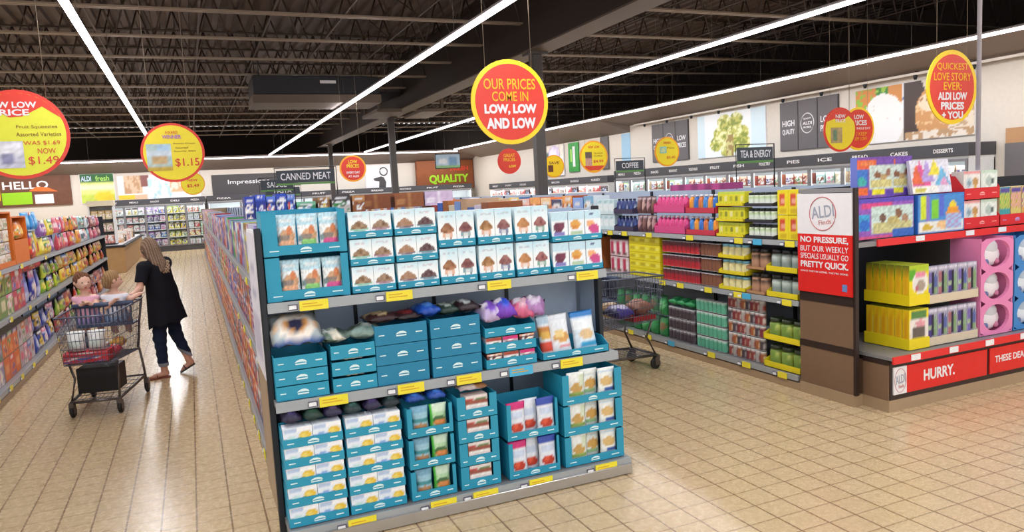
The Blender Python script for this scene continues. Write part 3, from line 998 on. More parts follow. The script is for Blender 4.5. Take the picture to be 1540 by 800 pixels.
# ================================================================ SHELVING
TAGH = mat('tag_holder', '#5a5468', .5)
TAGI = mat('tag_ink', '#d9a82c', .5)
def shelf_part(parent, x0, x1, y0, y1, z, m=SHELF, lipm=RAIL, lip=.055, tags=(), tagw=.15, tagh=.056, name='shelf'):
    """a shelf in the parent's frame: front edge at y0, surface at z, a rail below the front edge, price tags on the rail"""
    b = MB()
    b.box(x0, x1, y0 + .012, y1, z - .03, z, m)
    b.loft([[(x, y0, z + .004), (x, y0 - .006, z - lip), (x, y0 + .012, z - lip), (x, y0 + .012, z + .004)] for x in (x0, x1)], lipm)
    s = b.build(name, parent)
    for xt, mt, w in tags:
        b = MB()
        b.box(xt - w / 2, xt + w / 2, y0 - .0125, y0 - .006, z - .002 - tagh, z + .002, mt)
        g = b.build('price_tag', s)
        if mt in (YTAG, BTAG):
            b = MB()
            b.box(xt - w / 2 - .064, xt - w / 2 - .01, y0 - .0115, y0 - .005, z - .047, z - .014, TAGH)
            hd_ = b.build('tag_holder', s)
            b = MB()
            b.box(xt - w / 2 - .062, xt - w / 2 - .018, y0 - .013, y0 - .0115, z - .042, z - .019, WTAG, ch=.004)
            b.build('holder_label', s)
            if w > .12:
                b = MB()
                b.box(xt - w * .4, xt + w * .12, y0 - .0135, y0 - .0125, z - .02, z - .014, TAGI); b.box(xt - w * .4, xt + w * .3, y0 - .0135, y0 - .0125, z - .036, z - .03, TAGI)
                b.build('tag_print', s)
    return s

# ---------------------------------------------------------------- the end display of teal trays
ED = empty('end_display', (1.5, 4.25, 0), 0, 'grey three-shelf end display full of teal trays, nearest the camera', 'shelving unit')
def ed(b, name, parent=ED):
    o = b.build(name, parent)
    return o
x0, x1 = -1.14, 1.14
b = MB()
b.box(x0, x1, .02, .95, 0, .1, SHELF)
b.box(x0 - .005, x1 + .005, 0, .025, .005, .075, STEEL, ch=.006)
ed(b, 'base')
b = MB(); b.box(x0 + .02, x1 - .02, .68, .71, .1, 1.84, PANEL)
for k in (-.55, 0, .55): b.box(k - .012, k + .012, .668, .68, .1, 1.84, DARK)
ed(b, 'back_panel')
for sx, y0 in ((-1, .26), (1, .38)):
    b = MB()
    xa = x0 - .034 if sx < 0 else x1 + .004
    b.box(xa, xa + .03, y0 + .06, .96, .1, .93, TAN if sx < 0 else DARK)
    b.box(xa, xa + .03, y0 + .06, .96, .93, 1.83, PANEL if sx > 0 else WHITE)
    b.box(xa - .002, xa + .034, y0, y0 + .06, 0, 1.85, DARK, ch=.005)
    s = ed(b, 'side_panel')
    if sx < 0:
        b = MB(); b.sheet(lambda u, v: (xa - .004, .95 - .6 * u, .95 + .86 * v), 6, 16, POSTER, A('#e9e6ef', ('r', .15, .85, .1, .4, '#c9c3d4'), ('r', .2, .8, .55, .62, '#b7b4c6'), ('r', .2, .8, .7, .75, '#b7b4c6'), speck=.06))
        b.box(xa - .003, xa, .33, .95, .94, 1.82, WHITE)
        b.build('side_poster', s)
TW = .168
shelf_part(ED, x0, x1, .25, .67, 1.405, tags=[(X - 1.5, YTAG, TW) for X in (.624, 1.146, 1.821, 2.482)])
shelf_part(ED, x0 - .01, x1 + .01, .15, .67, .835, tags=[(X - 1.5, m_, TW) for X, m_ in ((.68, YTAG), (1.154, YTAG), (1.537, YTAG), (1.902, BTAG), (2.279, YTAG))])
shelf_part(ED, x0 - .005, x1 + .005, .02, .67, .108, tags=[(X - 1.5, YTAG, TW) for X in (.77, 1.277, 1.557, 1.947, 2.44)])

BLU, LBL = '#eaf7fb', '#bfe6f1'
def mixc(a, b, t):
    t = max(0, min(1, t))
    return tuple(x + (y - x) * t for x, y in zip(a, b))
def muffin(topc, cup, seed):
    """a pale carton front: sky coloured top with faint print, a crumbly domed muffin in a footed cup"""
    T, K = lin(topc), lin(cup)
    lo_, hi_ = mixc(T, (.05, .02, .02), .4), mixc(T, (1, .8, .6), .14)
    def f(u, v):
        c = mixc((.95, .97, .98), (.5, .8, .93), (v - .42) * 1.5 * (.6 + .6 * vn(u * 4, v * 5, seed)))
        if .8 < v < .87 and .16 < u < .84 and vn(u * 14, v * 9, seed + 1) > .45: c = mixc(c, (.4, .35, .4), .45)
        if .72 < v < .75 and .25 < u < .75: c = mixc(c, (.5, .45, .5), .3)
        du = abs(u - .5)
        if .17 < v < .36 and du < .27 + .12 * (v - .17):
            c = mixc(K, (.9, .9, .88), .75 if du < .11 and v < .28 else .1 + .3 * vn(u * 9, v * 9, seed + 2))
        if .09 < v <= .17 and .12 < du < .2: c = mixc(K, (.1, .1, .1), .4)
        if (du / .4) ** 2 + ((v - .4) / .1) ** 2 < 1 or (du / .27) ** 2 + ((v - .47) / .15) ** 2 < 1:
            c = mixc(lo_, hi_, 1.5 * vn(u * 7 + seed, v * 9, seed + 3) - .2)
        return c
    return f
def pile(c1, c2, c3, seed):
    """a pale carton front with a heap of baked pieces on a coloured plate"""
    a, b_, d = lin(c1), lin(c2), lin(c3)
    def f(u, v):
        c = mixc((.95, .97, .98), (.52, .81, .93), (v - .5) * 1.6 * (.6 + .6 * vn(u * 4, v * 4, seed)))
        if .78 < v < .87 and .2 < u < .8 and vn(u * 14, v * 9, seed + 1) > .4: c = mixc(c, (.5, .3, .36), .4)
        if ((u - .5) / .44) ** 2 + ((v - .27) / .09) ** 2 < 1: c = mixc(d, (.9, .9, .9), .3 * vn(u * 8, v * 8, seed))
        w = .4 - .55 * max(0, v - .34)
        if .28 < v < .34 + .28 * (1 - (abs(u - .5) / .42) ** 1.6) and abs(u - .5) < w: c = mixc(mixc(b_, (0, 0, 0), .25), mixc(a, (1, .9, .8), .1), 1.5 * vn(u * 8 + seed, v * 10, seed + 2) - .25)
        return c
    return f
MUF = [('#a4663a', '#e2a27c'), ('#7d3540', '#5f8f9c'), ('#b07a3c', '#e0a080'), ('#86404a', '#4a5f96'), ('#c07a34', '#e7a682'), ('#93424c', '#5f9a8a')]
MUFN = ['golden muffin', 'dark red muffin', 'tan muffin', 'plum muffin', 'orange muffin', 'wine red muffin']
mm = [pbox(.122, .07, .2, muffin(a, c, 3 * i + 1), flat('#e6f4f8'), flat('#eef8fb'), 20, 28, name='mix_carton') for i, (a, c) in enumerate(MUF)]
BRW = [pbox(.133, .08, .145, pile(c1, c2, c3, 5 * i + 2), flat('#e6f4f8'), flat('#eef8fb'), 20, 20, name='mix_carton')
       for i, (c1, c2, c3) in enumerate((('#a98968', '#8d6a48', '#7fc4ae'), ('#9c7a5e', '#7d5a3c', '#a07088'), ('#a57a5c', '#b98a68', '#7a6878'), ('#4a2a34', '#5f3038', '#6a93a2')))]
THR = [pbox(.125, .07, .185, A('#f1f7fb', ('r', 0, 1, .7, 1, '#c6e5f2'), *ls, speck=.06, seed=i), flat('#e6f0f6'), flat('#eef6fb'), 12, 14, name='mix_carton') for i, ls in enumerate((
    (('e', .4, .42, .3, .2, '#6d2f48'), ('e', .62, .5, .2, .14, '#7c3a52'), ('r', .1, .75, .08, .24, '#8a80c4')),
    (('e', .45, .5, .32, .18, '#e3a850'), ('e', .4, .4, .2, .1, '#d98f3c'), ('r', .15, .85, .1, .28, '#b9cfae')),
    (('r', .3, .5, .8, .92, '#3a3f7a'), ('e', .35, .5, .26, .14, '#f0b07a'), ('e', .55, .3, .34, .16, '#d0508c'), ('r', .35, .9, .08, .2, '#c05aa0'))))]
GRN = [pouch(.132, .235, .07, A('#f3f9fb', ('r', 0, 1, .72, 1, '#c4e6f2'), ('r', .2, .8, .8, .87, '#e8f4f8'), ('e', .55, .46, .36, .15, '#d8a880'), ('e', .64, .58, .13, .12, '#dc8450'), ('e', .4, .42, .26, .08, '#94847a'), ('r', .14, .86, .14, .32, c), ('e', .14, .36, .1, .08, '#7f9a9e'), speck=.26, seed=i), 16, 22, name='granola_pouch')
       for i, c in enumerate(('#f0b48e', '#8fd47c', '#e2589a'))]
GRNN = ['peach', 'green', 'pink']

# top shelf ------------------------------------------------------
Z1, Y1 = 1.409, 4.53
big = tray(.49, .3, .062, .27, TEAL, ears=(.085, .045), side=.262)
for k, z in enumerate((Z1, Z1 + .268)):
    put('display_tray', big, (.61, Y1, z), 0, None, f'{tier(k, 2)} tall teal tray of granola pouches at top shelf left end', 'tray', 'granola trays on the top shelf')
    for i in range(3):
        put('granola_pouch', GRN[i], (.505 + .128 * i, Y1 + .008, z + .01), 0, None,
            f'white pouch with {GRNN[i]} band and orange clusters in the {tier(k, 2)} granola tray', 'pouch', 'granola pouches')
t3 = tray(.283, .2, .045, .15, TEAL)
for c in range(2):
    for k in range(3):
        z, x = Z1 + .168 * k, 1.004 + .287 * c
        put('display_tray', t3, (x, Y1, z), 0, None, f'{tier(k, 3)} teal tray in the {("left", "right")[c]} stack of brownie mix on top shelf', 'tray', 'brownie mix trays')
        for i in range(2):
            v = 2 * c + i
            put('mix_carton', BRW[v], (x - .067 + .134 * i, Y1 + .007, z + .02), 0, None,
                f'{("tan", "light brown", "brown", "dark chocolate")[v]} brownie mix carton, {("left", "right")[i]} one in the {tier(k, 3)} tray', 'carton', 'brownie mix cartons')
t2 = tray(.26, .2, .05, .2, TEAL)
for c in range(3):
    for k in range(2):
        z, x = Z1 + .238 * k, 1.563 + .268 * c
        put('display_tray', t2, (x, Y1, z), 0, None, f'{tier(k, 2)} teal tray in the {place(c, 3)} stack of muffin mix on top shelf', 'tray', 'muffin mix trays')
        for i in range(2):
            v = 2 * c + i
            put('mix_carton', mm[v], (x - .062 + .124 * i, Y1 + .007, z + .032), 0, None,
                f'white carton showing a {MUFN[v]}, in the {tier(k, 2)} tray on top shelf', 'carton', 'muffin mix cartons')
t4 = tray(.4, .2, .042, .17, TEAL)
for k in range(2):
    z = Z1 + .21 * k
    put('display_tray', t4, (2.44, Y1, z), 0, None, f'{tier(k, 2)} teal tray of three cartons at top shelf right end', 'tray', 'cobbler trays')
    for i in range(3):
        put('mix_carton', THR[i], (2.44 - .13 + .13 * i, Y1 + .007, z + .022), 0, None,
            f'white carton with {("purple berries", "golden crumble", "pink and orange cups")[i]} in the {tier(k, 2)} tray at the right end', 'carton', 'cobbler mix cartons')

# middle shelf ---------------------------------------------------
Z2, Y2 = .839, 4.425
def crinkle(w, d, h, art, seed, name='snack_bag', nu=10, nv=8):
    """soft bag lying on its back"""
    r = random.Random(seed)
    b = MB()
    hs = {}
    def P(s):
        def f(u, v):
            e = (1 - abs(2 * u - 1) ** 3) * (1 - abs(2 * v - 1) ** 3)
            key = (round(u, 3), round(v, 3))
            if key not in hs: hs[key] = r.uniform(.7, 1.1)
            j = hs[key] if 0 < u < 1 and 0 < v < 1 else 1
            z = h * (.5 + .5 * e * j * s) if s > 0 else h * (.5 - .5 * e)
            if not (0 < u < 1 and 0 < v < 1): z = h * (.45 + .12 * math.sin(u * 17 + v * 13 + seed))
            return (-w / 2 + w * u, d * v, z)
        return f
    b.sheet(P(1), nu, nv, FILM, art, True)
    q = P(-1)
    b.sheet(lambda u, v: q(1 - u, v), nu, nv, FILM, art, True)
    return b.mesh(name)
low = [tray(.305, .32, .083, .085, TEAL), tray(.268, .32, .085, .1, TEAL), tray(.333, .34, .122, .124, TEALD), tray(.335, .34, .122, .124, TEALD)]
ringbag = crinkle(.3, .3, .11, A('#a9b4b8', ('e', .5, .42, .42, .4, '#d9b38c'), ('e', .5, .42, .38, .35, '#f0e6da'), ('e', .5, .4, .25, .22, '#c98f50'), ('e', .5, .38, .2, .15, '#2c2d4a'), ('r', 0, 1, .0, .06, '#2b63b8'), ('r', 0, 1, .8, 1, '#aeb4ae'), speck=.12), 3)
clear = [crinkle(.2, .22, .09, A('#6f8478', ('e', .4, .5, .3, .3, '#c9d5cf'), ('e', .7, .3, .2, .2, '#3f4f48'), ('r', .3, .5, 0, .3, '#e8e2d0'), speck=.3, seed=5), 5),
         crinkle(.22, .22, .1, A('#87a098', ('e', .6, .6, .3, .3, '#dfe9e4'), ('e', .25, .4, .2, .25, '#4a584e'), speck=.3, seed=6), 6)]
for k in range(3):
    put('display_tray', low[0], (.513, Y2, Z2 + .0885 * k), 0, None, f'{tier(k, 3)} low teal tray under the ringed bread bag', 'tray', 'bread trays')
o = put('bread_bag', ringbag, (.513, Y2 + .012, Z2 + .285), 0, None, 'clear bag with a pale ring loaf on the leftmost tray stack', 'bag')
o.rotation_euler = (.5, 0, .06)
for k in range(3):
    put('display_tray', low[1], (.822, Y2, Z2 + .1 * k), 0, None, f'{tier(k, 3)} low teal tray under the two clear crinkled bags', 'tray', 'wrap trays')
    if k < 2:
        put('wrap_pack', crinkle(.12, .2, .03, A('#d9c4a2', ('r', .2, .8, .3, .7, '#c07c4a'), speck=.15), 20 + k, name='wrap_pack'), (.82, Y2 + .006, Z2 + .1 * k + .082), 0, None,
            f'flat tan wrap pack peeping from the {tier(k, 3)} low tray', 'pack', 'wrap packs')
for i in range(2):
    put('snack_bag', clear[i], (.755 + .145 * i, Y2 + .02, Z2 + .285), .3 - .5 * i, None, f'{("left", "right")[i]} clear crinkled bag on the second tray stack of middle shelf', 'bag')
for c in range(2):
    for k in range(3):
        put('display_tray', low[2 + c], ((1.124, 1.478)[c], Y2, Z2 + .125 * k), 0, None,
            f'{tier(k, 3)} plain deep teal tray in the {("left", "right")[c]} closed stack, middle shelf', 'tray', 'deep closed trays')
drk = [('#3a2022', '#c9b48a', 'dark brown'), ('#2a1a1e', '#8a2f34', 'maroon'), ('#1c4fb2', '#5f9af0', 'bright blue'), ('#22382f', '#cfe0d6', 'dark green'), ('#33252b', '#dfe6e6', 'black and white')]
for i, (X, w, h) in enumerate(((1.04, .2, .07), (1.2, .2, .06), (1.34, .16, .1), (1.47, .15, .08), (1.6, .16, .09))):
    c1, c2, nm = drk[i]
    put('snack_bag', crinkle(w, .24, h, A(c1, ('e', .5, .4, .25, .2, c2), ('r', .1, .6, .6, .8, c2), speck=.2, seed=i), 30 + i), (X, Y2 + .03, Z2 + .37), .1, None,
        f'{nm} bag lying on the closed teal trays of middle shelf', 'bag')
t5 = tray(.365, .3, .06, .09, TEAL)
win = [('#5a2a2c', '#d9a58c', 'brown'), ('#e9e2e4', '#a8493c', 'white and rust'), ('#b7a9b0', '#d2307a', 'grey and pink')]
for k in range(3):
    z = Z2 + .105 * k
    put('display_tray', t5, (1.856, Y2, z), 0, None, f'{tier(k, 3)} teal tray under the purple and pink bags', 'tray', 'open fronted trays')
    if k < 2:
        for i in range(3):
            c1, c2, nm = win[(i + k) % 3]
            put('biscuit_pack', plain_pack(.108, .2, .088, c1, c2), (1.856 - .118 + .118 * i, Y2 + .008, z + .008), 0, None,
                f'{nm} pack, {place(i, 3)} of three in the {tier(k, 3)} open teal tray', 'pack', 'packs in the open fronted trays')
for i, (X, c1, c2, nm) in enumerate(((1.76, '#c9b4dc', '#7d4fc4', 'lilac'), (1.84, '#7a3fc0', '#3f5fe0', 'violet'), (1.95, '#d9668c', '#e8b8c8', 'pink'), (2.02, '#b27fb8', '#e6d2ea', 'mauve'))):
    o = put('snack_bag', crinkle(.16, .2, .13, A(c1, ('e', .5, .5, .3, .3, c2), ('e', .3, .6, .15, .15, '#f0eaf4'), speck=.22, seed=i), 50 + i), (X, Y2 + .02, Z2 + .27 + .012 * (i % 2)), 0, None,
            f'crinkled {nm} bag on top of the open fronted teal trays', 'bag')
    o.rotation_euler = (.35, .1 * (i - 1), .2 * (1 - i))
t6 = tray(.52, .28, .05, .1, TEAL)
put('display_tray', t6, (2.337, Y2, Z2), 0, None, 'wide teal tray of three standing white pouches at middle shelf right end', 'tray')
for i, (X, w, c, ls) in enumerate(((2.145, .1, '#e9eef2', (('r', 0, 1, .5, .72, '#c9802c'), ('e', .5, .5, .4, .12, '#e0b04a'), ('r', 0, 1, .08, .35, '#d8452e'), ('r', 0, 1, .8, 1, '#b9d0e0'))),
                                  (2.255, .165, '#edf2f7', (('e', .55, .42, .38, .14, '#d9a050'), ('e', .45, .5, .2, .1, '#f0d28c'), ('r', .4, .9, .14, .24, '#e8929c'), ('r', 0, 1, .84, .9, '#dfe6ee'))),
                                  (2.445, .19, '#dcecf8', (('r', 0, 1, .82, 1, '#2f7fc8'), ('r', .1, .9, .55, .75, '#f0f6fa'), ('e', .55, .4, .35, .12, '#e0c090'), ('r', .3, 1, .1, .24, '#3fa9d8'))))):
    o = put('granola_pouch', pouch(w, .28, .07, A(c, *ls, speck=.1, seed=i), 10, 16, name='granola_pouch'), (X, Y2 + .022, Z2 + .024), 0, None,
            ('narrow red and gold pouch in the wide middle shelf tray', 'white pouch with gold clusters in the wide middle shelf tray', 'white pouch with a blue top in the wide middle shelf tray')[i], 'pouch', 'standing pouches')
    o.rotation_euler = (-.22, -.03, 0)

# bottom shelf ---------------------------------------------------
Z3, Y3 = .112, 4.32
crk = [pbox(.165, .1, .113, A('#e4eef9', ('r', .05, .5, .75, .9, '#b8cbe8'), ('r', .5, 1, .8, 1, '#f6f9fd'), ('r', 0, .6, .0, .42, c), ('e', .75, .55, .2, .22, '#e8c23c'), ('e', .68, .5, .12, .16, '#f0d870'), ('e', .3, .4, .18, .12, c2), speck=.07, seed=i),
       flat('#dfe8f2'), flat('#e9f0f8'), 14, 10, name='cracker_carton') for i, (c, c2) in enumerate((('#2f8c7c', '#bfe3e0'), ('#3a6cc0', '#8fb4e6')))]
t7 = tray(.345, .22, .052, .1, TEAL)
for c in range(2):
    for k in range(5):
        z, x = Z3 + .118 * k, .535 + .356 * c
        put('display_tray', t7, (x, Y3, z), 0, None, f'{tier(k, 5)} teal tray in the {("left", "right")[c]} stack of cracker cartons', 'tray', 'cracker trays')
        for i in range(2):
            put('cracker_carton', crk[i], (x - .083 + .166 * i, Y3 + .006, z + .004), 0, None,
                f'white cracker carton with yellow oval, {("left", "right")[i]} half of {tier(k, 5)} tray, {("left", "right")[c]} stack', 'carton', 'cracker cartons')
for i in range(6):
    c1, c2, nm = (('#2c2140', '#4a3f70', 'deep purple'), ('#1f3a30', '#3f6a54', 'dark green'), ('#30284a', '#6a5a90', 'plum'), ('#24383a', '#4a7a70', 'teal black'), ('#2a2040', '#54407a', 'violet black'), ('#1e2c30', '#46645c', 'slate green'))[i]
    put('snack_bag', crinkle(.112, .22, .075, A(c1, ('e', .5, .4, .25, .25, c2), speck=.3, seed=i), 70 + i), (.43 + .118 * i, Y3 + .02, Z3 + .592), 0, None,
        f'{nm} bag lying on the cracker trays of the bottom shelf', 'bag')
t8 = tray(.295, .25, .055, .19, TEAL, ears=(.032, .022), side=.185)
grp = [pouch(.118, .165, .06, A(c, *ls, speck=.12, seed=i), 10, 14, name='nut_pouch') for i, (c, ls) in enumerate((
    ('#9cc8d8', (('r', 0, 1, .4, .55, '#3f8f96'), ('e', .5, .22, .4, .14, '#b98a5c'), ('r', 0, 1, .75, 1, '#7fb2cc'))),
    ('#b7dcae', (('r', 0, 1, .7, 1, '#d7ecd2'), ('e', .5, .42, .4, .12, '#3f6a3a'), ('e', .55, .28, .36, .14, '#d98a4a'), ('r', 0, .12, 0, 1, '#58c84a')))))]
for k in range(3):
    z = Z3 + .2 * k
    put('display_tray', t8, (1.242, Y3, z), 0, None, f'{tier(k, 3)} teal tray of blue and green nut pouches, bottom shelf', 'tray', 'nut trays')
    for i in range(2):
        put('nut_pouch', grp[i], (1.186 + .12 * i, Y3 + .012, z + .02), 0, None, f'{("blue", "green")[i]} nut pouch in the {tier(k, 3)} tray of bottom shelf', 'pouch', 'nut pouches')
for i in range(2):
    put('snack_bag', crinkle(.12, .2, .07, A('#2250a8', ('e', .5, .4, .25, .25, '#4f8ae0'), speck=.3, seed=i), 90 + i), (1.17 + .14 * i, Y3 + .03, Z3 + .592), 0, None, f'{("left", "right")[i]} bright blue bag lying on the nut trays', 'bag')
t9 = tray(.272, .25, .062, .15, TEAL, ears=(.055, .05), side=.148)
bar = pbox(.15, .1, .1, A('#e3d9d6', ('r', 0, 1, .5, .64, '#9a5648'), ('r', .1, .9, .3, .42, '#f2f0ee'), ('r', 0, .3, .7, .85, '#c04a44'), ('r', .5, .9, .72, .86, '#6a8a5a'), speck=.16), flat('#d9c9c4'), None, 10, 8, name='bar_carton')
for k in range(4):
    z = Z3 + .152 * k
    put('display_tray', t9, (1.555, Y3, z), 0, None, f'{tier(k, 4)} teal tray with a small window of snack bars', 'tray', 'snack bar trays')
    put('bar_carton', bar, (1.556, Y3 + .008, z + .045), 0, None, f'striped snack bar carton in the {tier(k, 4)} windowed tray', 'carton', 'snack bar cartons')
o = put('snack_bag', crinkle(.2, .2, .04, A('#b9a8a8', ('r', .2, .7, .3, .7, '#5a5f9a'), ('r', .6, 1, 0, 1, '#8a5a34'), speck=.2), 99), (1.555, Y3 + .02, Z3 + .62), 0, None, 'grey and brown bag lying on the snack bar trays', 'bag')
t10 = tray(.372, .28, .05, .25, TEAL, ears=(.03, .018), side=.24)
chy = [pouch(.138, .238, .034, A('#e9eef8', ('r', 0, 1, .78, 1, top), ('r', .15, .85, .55, .7, '#cfdcf2'), ('e', .5, .28, .36, .15, '#c23a28'), ('e', .42, .32, .16, .08, '#e05a3c'), ('r', .05, .4, .02, .12, '#5a7fd0'), speck=.1, seed=i), 10, 16, name='fruit_pouch') for i, top in enumerate(('#d8307a', '#e9eef8', '#3a52b0'))]
for k in range(2):
    z = Z3 + .258 * k
    put('display_tray', t10, (1.937, Y3, z), 0, None, f'{tier(k, 2)} teal tray of red fruit pouches, bottom shelf', 'tray', 'fruit trays')
    for i in range(3):
        o = put('fruit_pouch', chy[i], (1.829 + .107 * i, Y3 + .008 + .036 * (i % 2), z + .012), 0, None, f'pouch with red fruit and a {("pink", "white", "blue")[i]} top in the {tier(k, 2)} fruit tray', 'pouch', 'fruit pouches')
        o.rotation_euler = (0, -.02, 0)
t11 = tray(.462, .3, .052, .209, TEAL, ears=(.05, .055), side=.205)
tr = [pouch(.14, .184, .036, A('#f1f4f0', *ls, speck=.1, seed=i), 10, 14, name='trail_mix_pouch') for i, ls in enumerate((
    (('e', .5, .4, .36, .18, '#c9a05a'), ('r', .1, .9, .1, .25, '#8fae5a'), ('r', .7, 1, .5, .9, '#d9e4c8')),
    (('e', .6, .45, .34, .2, '#d0a050'), ('r', .2, .8, .12, .25, '#9cc08a'), ('r', .2, .8, .75, .85, '#d4dcd8')),
    (('e', .5, .48, .4, .18, '#dcb878'), ('r', .35, .95, .08, .26, '#3f66b0'), ('r', .1, .9, .8, .9, '#c9dcea'))))]
for k in range(3):
    z = Z3 + .213 * k
    put('display_tray', t11, (2.392, Y3, z), 0, None, f'{tier(k, 3)} tall teal tray of white pouches at bottom right', 'tray', 'trail mix trays')
    for i in range(3):
        put('trail_mix_pouch', tr[i], (2.278 + .117 * i, Y3 + .01 + .038 * (i % 2), z + .03), 0, None, f'white pouch with {("green", "tan", "blue")[i]} base in {tier(k, 3)} tray at bottom right', 'pouch', 'trail mix pouches')
put('snack_bag', crinkle(.16, .18, .036, A('#e2d8dc', ('r', .3, .7, .3, .7, '#b85a7a'), speck=.2), 101), (2.5, Y3 + .14, Z3 + .643), 0, None, 'small white bag lying on the tall bottom right trays', 'bag')

# ---------------------------------------------------------------- long shelving runs
def gondola(name, loc, L, rz, label, depth=1.1, levels=(.13, .83, 1.385), tagpos=(), lipm=RAIL, back=True, ends=(TAN, TAN), height=1.86):
    """one side of a long run: local x along the run, front edge at y=0 facing -y, spine at y=depth"""
    t = empty(name, loc, rz, label, 'shelving unit')
    b = MB()
    b.box(0, L, .03, depth, 0, .1, TAN)
    b.box(0, L, .0, .03, .0, .07, TAN, ch=.006)
    b.build('base', t)
    b = MB()
    b.box(0, L, depth - .1, depth - .07, .1, height, PANEL)
    k = .3
    while k < L:
        b.box(k - .02, k + .02, depth - .12, depth - .1, .1, height, DARK); k += 1.33
    b.build('back_panel', t)
    for e, (xa, m_) in enumerate(((0, ends[0]), (L - .03, ends[1]))):
        if m_ is None: continue
        b = MB(); b.box(xa, xa + .03, .04, depth - .06, .1, height, m_); b.build('end_panel', t)
    for j, z in enumerate(levels):
        shelf_part(t, .03, L - .03, .0 if j == 0 else .02, depth - .1, z, lipm=lipm, lip=.045, tagh=.052, tags=[(x, m_, .118) for lv, x, m_ in tagpos if lv == j])
    return t

# ================================================================ LONG RUNS AND THEIR GOODS
gondola('shelving_run', (.36, 33.0, 0), 27.72, -PI / 2, 'left face of the middle shelving run beside the woman\'s aisle', depth=1.12,
        tagpos=[(0, 27.72 - q, YTAG) for q in (.5, 1.0, 1.5, 2.1, 2.9, 3.8)] + [(1, 27.72 - q, YTAG) for q in (.6, 1.4, 2.2, 3.1)] + [(2, 27.72 - q, YTAG) for q in (.4, 1.2, 2.4)])
gondola('shelving_run', (2.64, 5.28, 0), 27.72, PI / 2, 'far face of the middle shelving run, behind the teal end display', depth=1.12)
gondola('shelving_run', (-2.0, 3.6, 0), 17.6, PI / 2, 'shelving run of bagged sweets along the left of the aisle', depth=1.1,
        tagpos=[(0, q, YTAG) for q in (5.4, 6.0, 6.6, 7.3, 8.2, 9.2)] + [(1, q, YTAG) for q in (5.6, 6.5, 7.6, 9.0)] + [(2, q, YTAG) for q in (6.2, 7.4, 9.1)], ends=(TAN, DARK))
RT = [(2, 27.87 - (y - 5.13), YTAG) for y in (5.25, 5.95, 6.75, 7.55, 8.1, 8.45)] + [(2, 27.87 - .55, BTAG)] + \
     [(1, 27.87 - (y - 5.13), YTAG) for y in (5.3, 5.98, 6.45, 6.95, 7.3)] + [(1, 27.87 - .72, BTAG)] + \
     [(0, 27.87 - (y - 5.13), YTAG) for y in (5.35, 5.85, 6.4, 7.6, 8.0)] + [(0, 27.87 - 2.0, BTAG)]
gondola('shelving_run', (5.03, 33.0, 0), 27.87, -PI / 2, 'shelving run of cans and jars facing the right aisle', depth=1.0, tagpos=RT, ends=(TAN, None))
gondola('shelving_run', (7.31, 5.13, 0), 27.87, PI / 2, 'far face of the cans and jars run, behind the red display', depth=1.0, ends=(None, TAN))

def row(ya, yb, z, nt, n, mesh, th, desc, cat, where, group, X=5.075, rz=-PI / 2, trays=None, name=None, inset=.02):
    """goods facing the aisle from ya (near) to yb (far): n across, nt tiers; trays = (material, lip height)"""
    w = (yb - ya) / n
    for k in range(nt):
        zz = z + th * k
        if trays:
            tm = tray(yb - ya - .006, .24, trays[1], trays[1] * 1.6, trays[0], logo=False)
            put('goods_tray', tm, (X - .008, (ya + yb) / 2, zz), rz, None, f'tray under the {tier(k, nt)} row, {desc}s, {where} shelf'.replace('the  row', 'the row'), 'tray', 'trays on the right run')
        for i in range(n):
            me = mesh[(i + k) % len(mesh)] if isinstance(mesh, list) else mesh
            wq = (yb - ya - .024) / n
            y = yb - .012 - wq * (i + .5) if rz < 0 else ya + w * (i + .5)
            p = place(i, n)
            tt = tier(k, nt)
            lab = f'{desc}, ' + ', '.join(x for x in (p, f'{tt} tier' if tt else '', f'{where} shelf right aisle') if x)
            put(name or 'pack', me, (X + inset, y, zz + (.006 if trays else 0)), rz, None, lab, cat, group)

def cen(me, r):
    """shift a lathe so that its front touches y=0"""
    me.transform(Matrix.Translation((0, r, 0)))
    return me
YELT = mat('tray_yellow', '#e6d21f', .5)
BLKT = mat('tray_black', '#2b2b30', .5)
PNKT = mat('tray_pink', '#d94a86', .5)
REDT = mat('tray_red', '#c8344a', .5)
TANT = mat('tray_tan', '#b98a63', .5)
GRYT = mat('tray_violet', '#3d3350', .5)
zt, zm, zb = 1.389, .834, .134
# top shelf, near to far
row(5.17, 5.47, zt, 2, 2, [pbox(.136, .2, .232, A('#f2dc1f', ('r', .2, .72, .35, .85, '#d8502c'), ('r', .28, .64, .45, .62, '#f0a890'), ('r', .15, .8, .1, .2, '#d9b81a'), speck=.05), flat('#ecd61c'), None, 8, 10, name='dry_goods_box')], .236,
    'yellow box with red picture', 'box', 'top', 'yellow boxes', name='dry_goods_box')
row(5.48, 5.89, zt, 3, 5, [cen(jar(.036, .13, A('#e6efdf', ('r', .1, .9, .15, .5, '#eef2ea'), ('r', .3, .7, .2, .45, c), ('r', 0, 1, .52, .64, '#b9d49a')), '#24322c'), .036) for c in ('#5c7a4c', '#3a4a44', '#86a65c')], .158,
    'green and white jar', 'jar', 'top', 'white label jars', trays=(BLKT, .03), name='jar')
row(5.9, 6.33, zt, 3, 5, [pbox(.08, .1, .142, A('#e3dc2a', ('r', .2, .8, .3, .7, c), ('r', 0, 1, .8, 1, '#c8d84a'), ('r', .35, .6, .1, .24, '#6a5a20'), speck=.08), flat('#d8d024'), None, 6, 8, name='soup_pack') for c in ('#eee9a0', '#b7b52a', '#8a8f2c')], .158,
    'small yellow and green pack', 'pack', 'top', 'yellow green packs', trays=(YELT, .03), name='soup_pack')
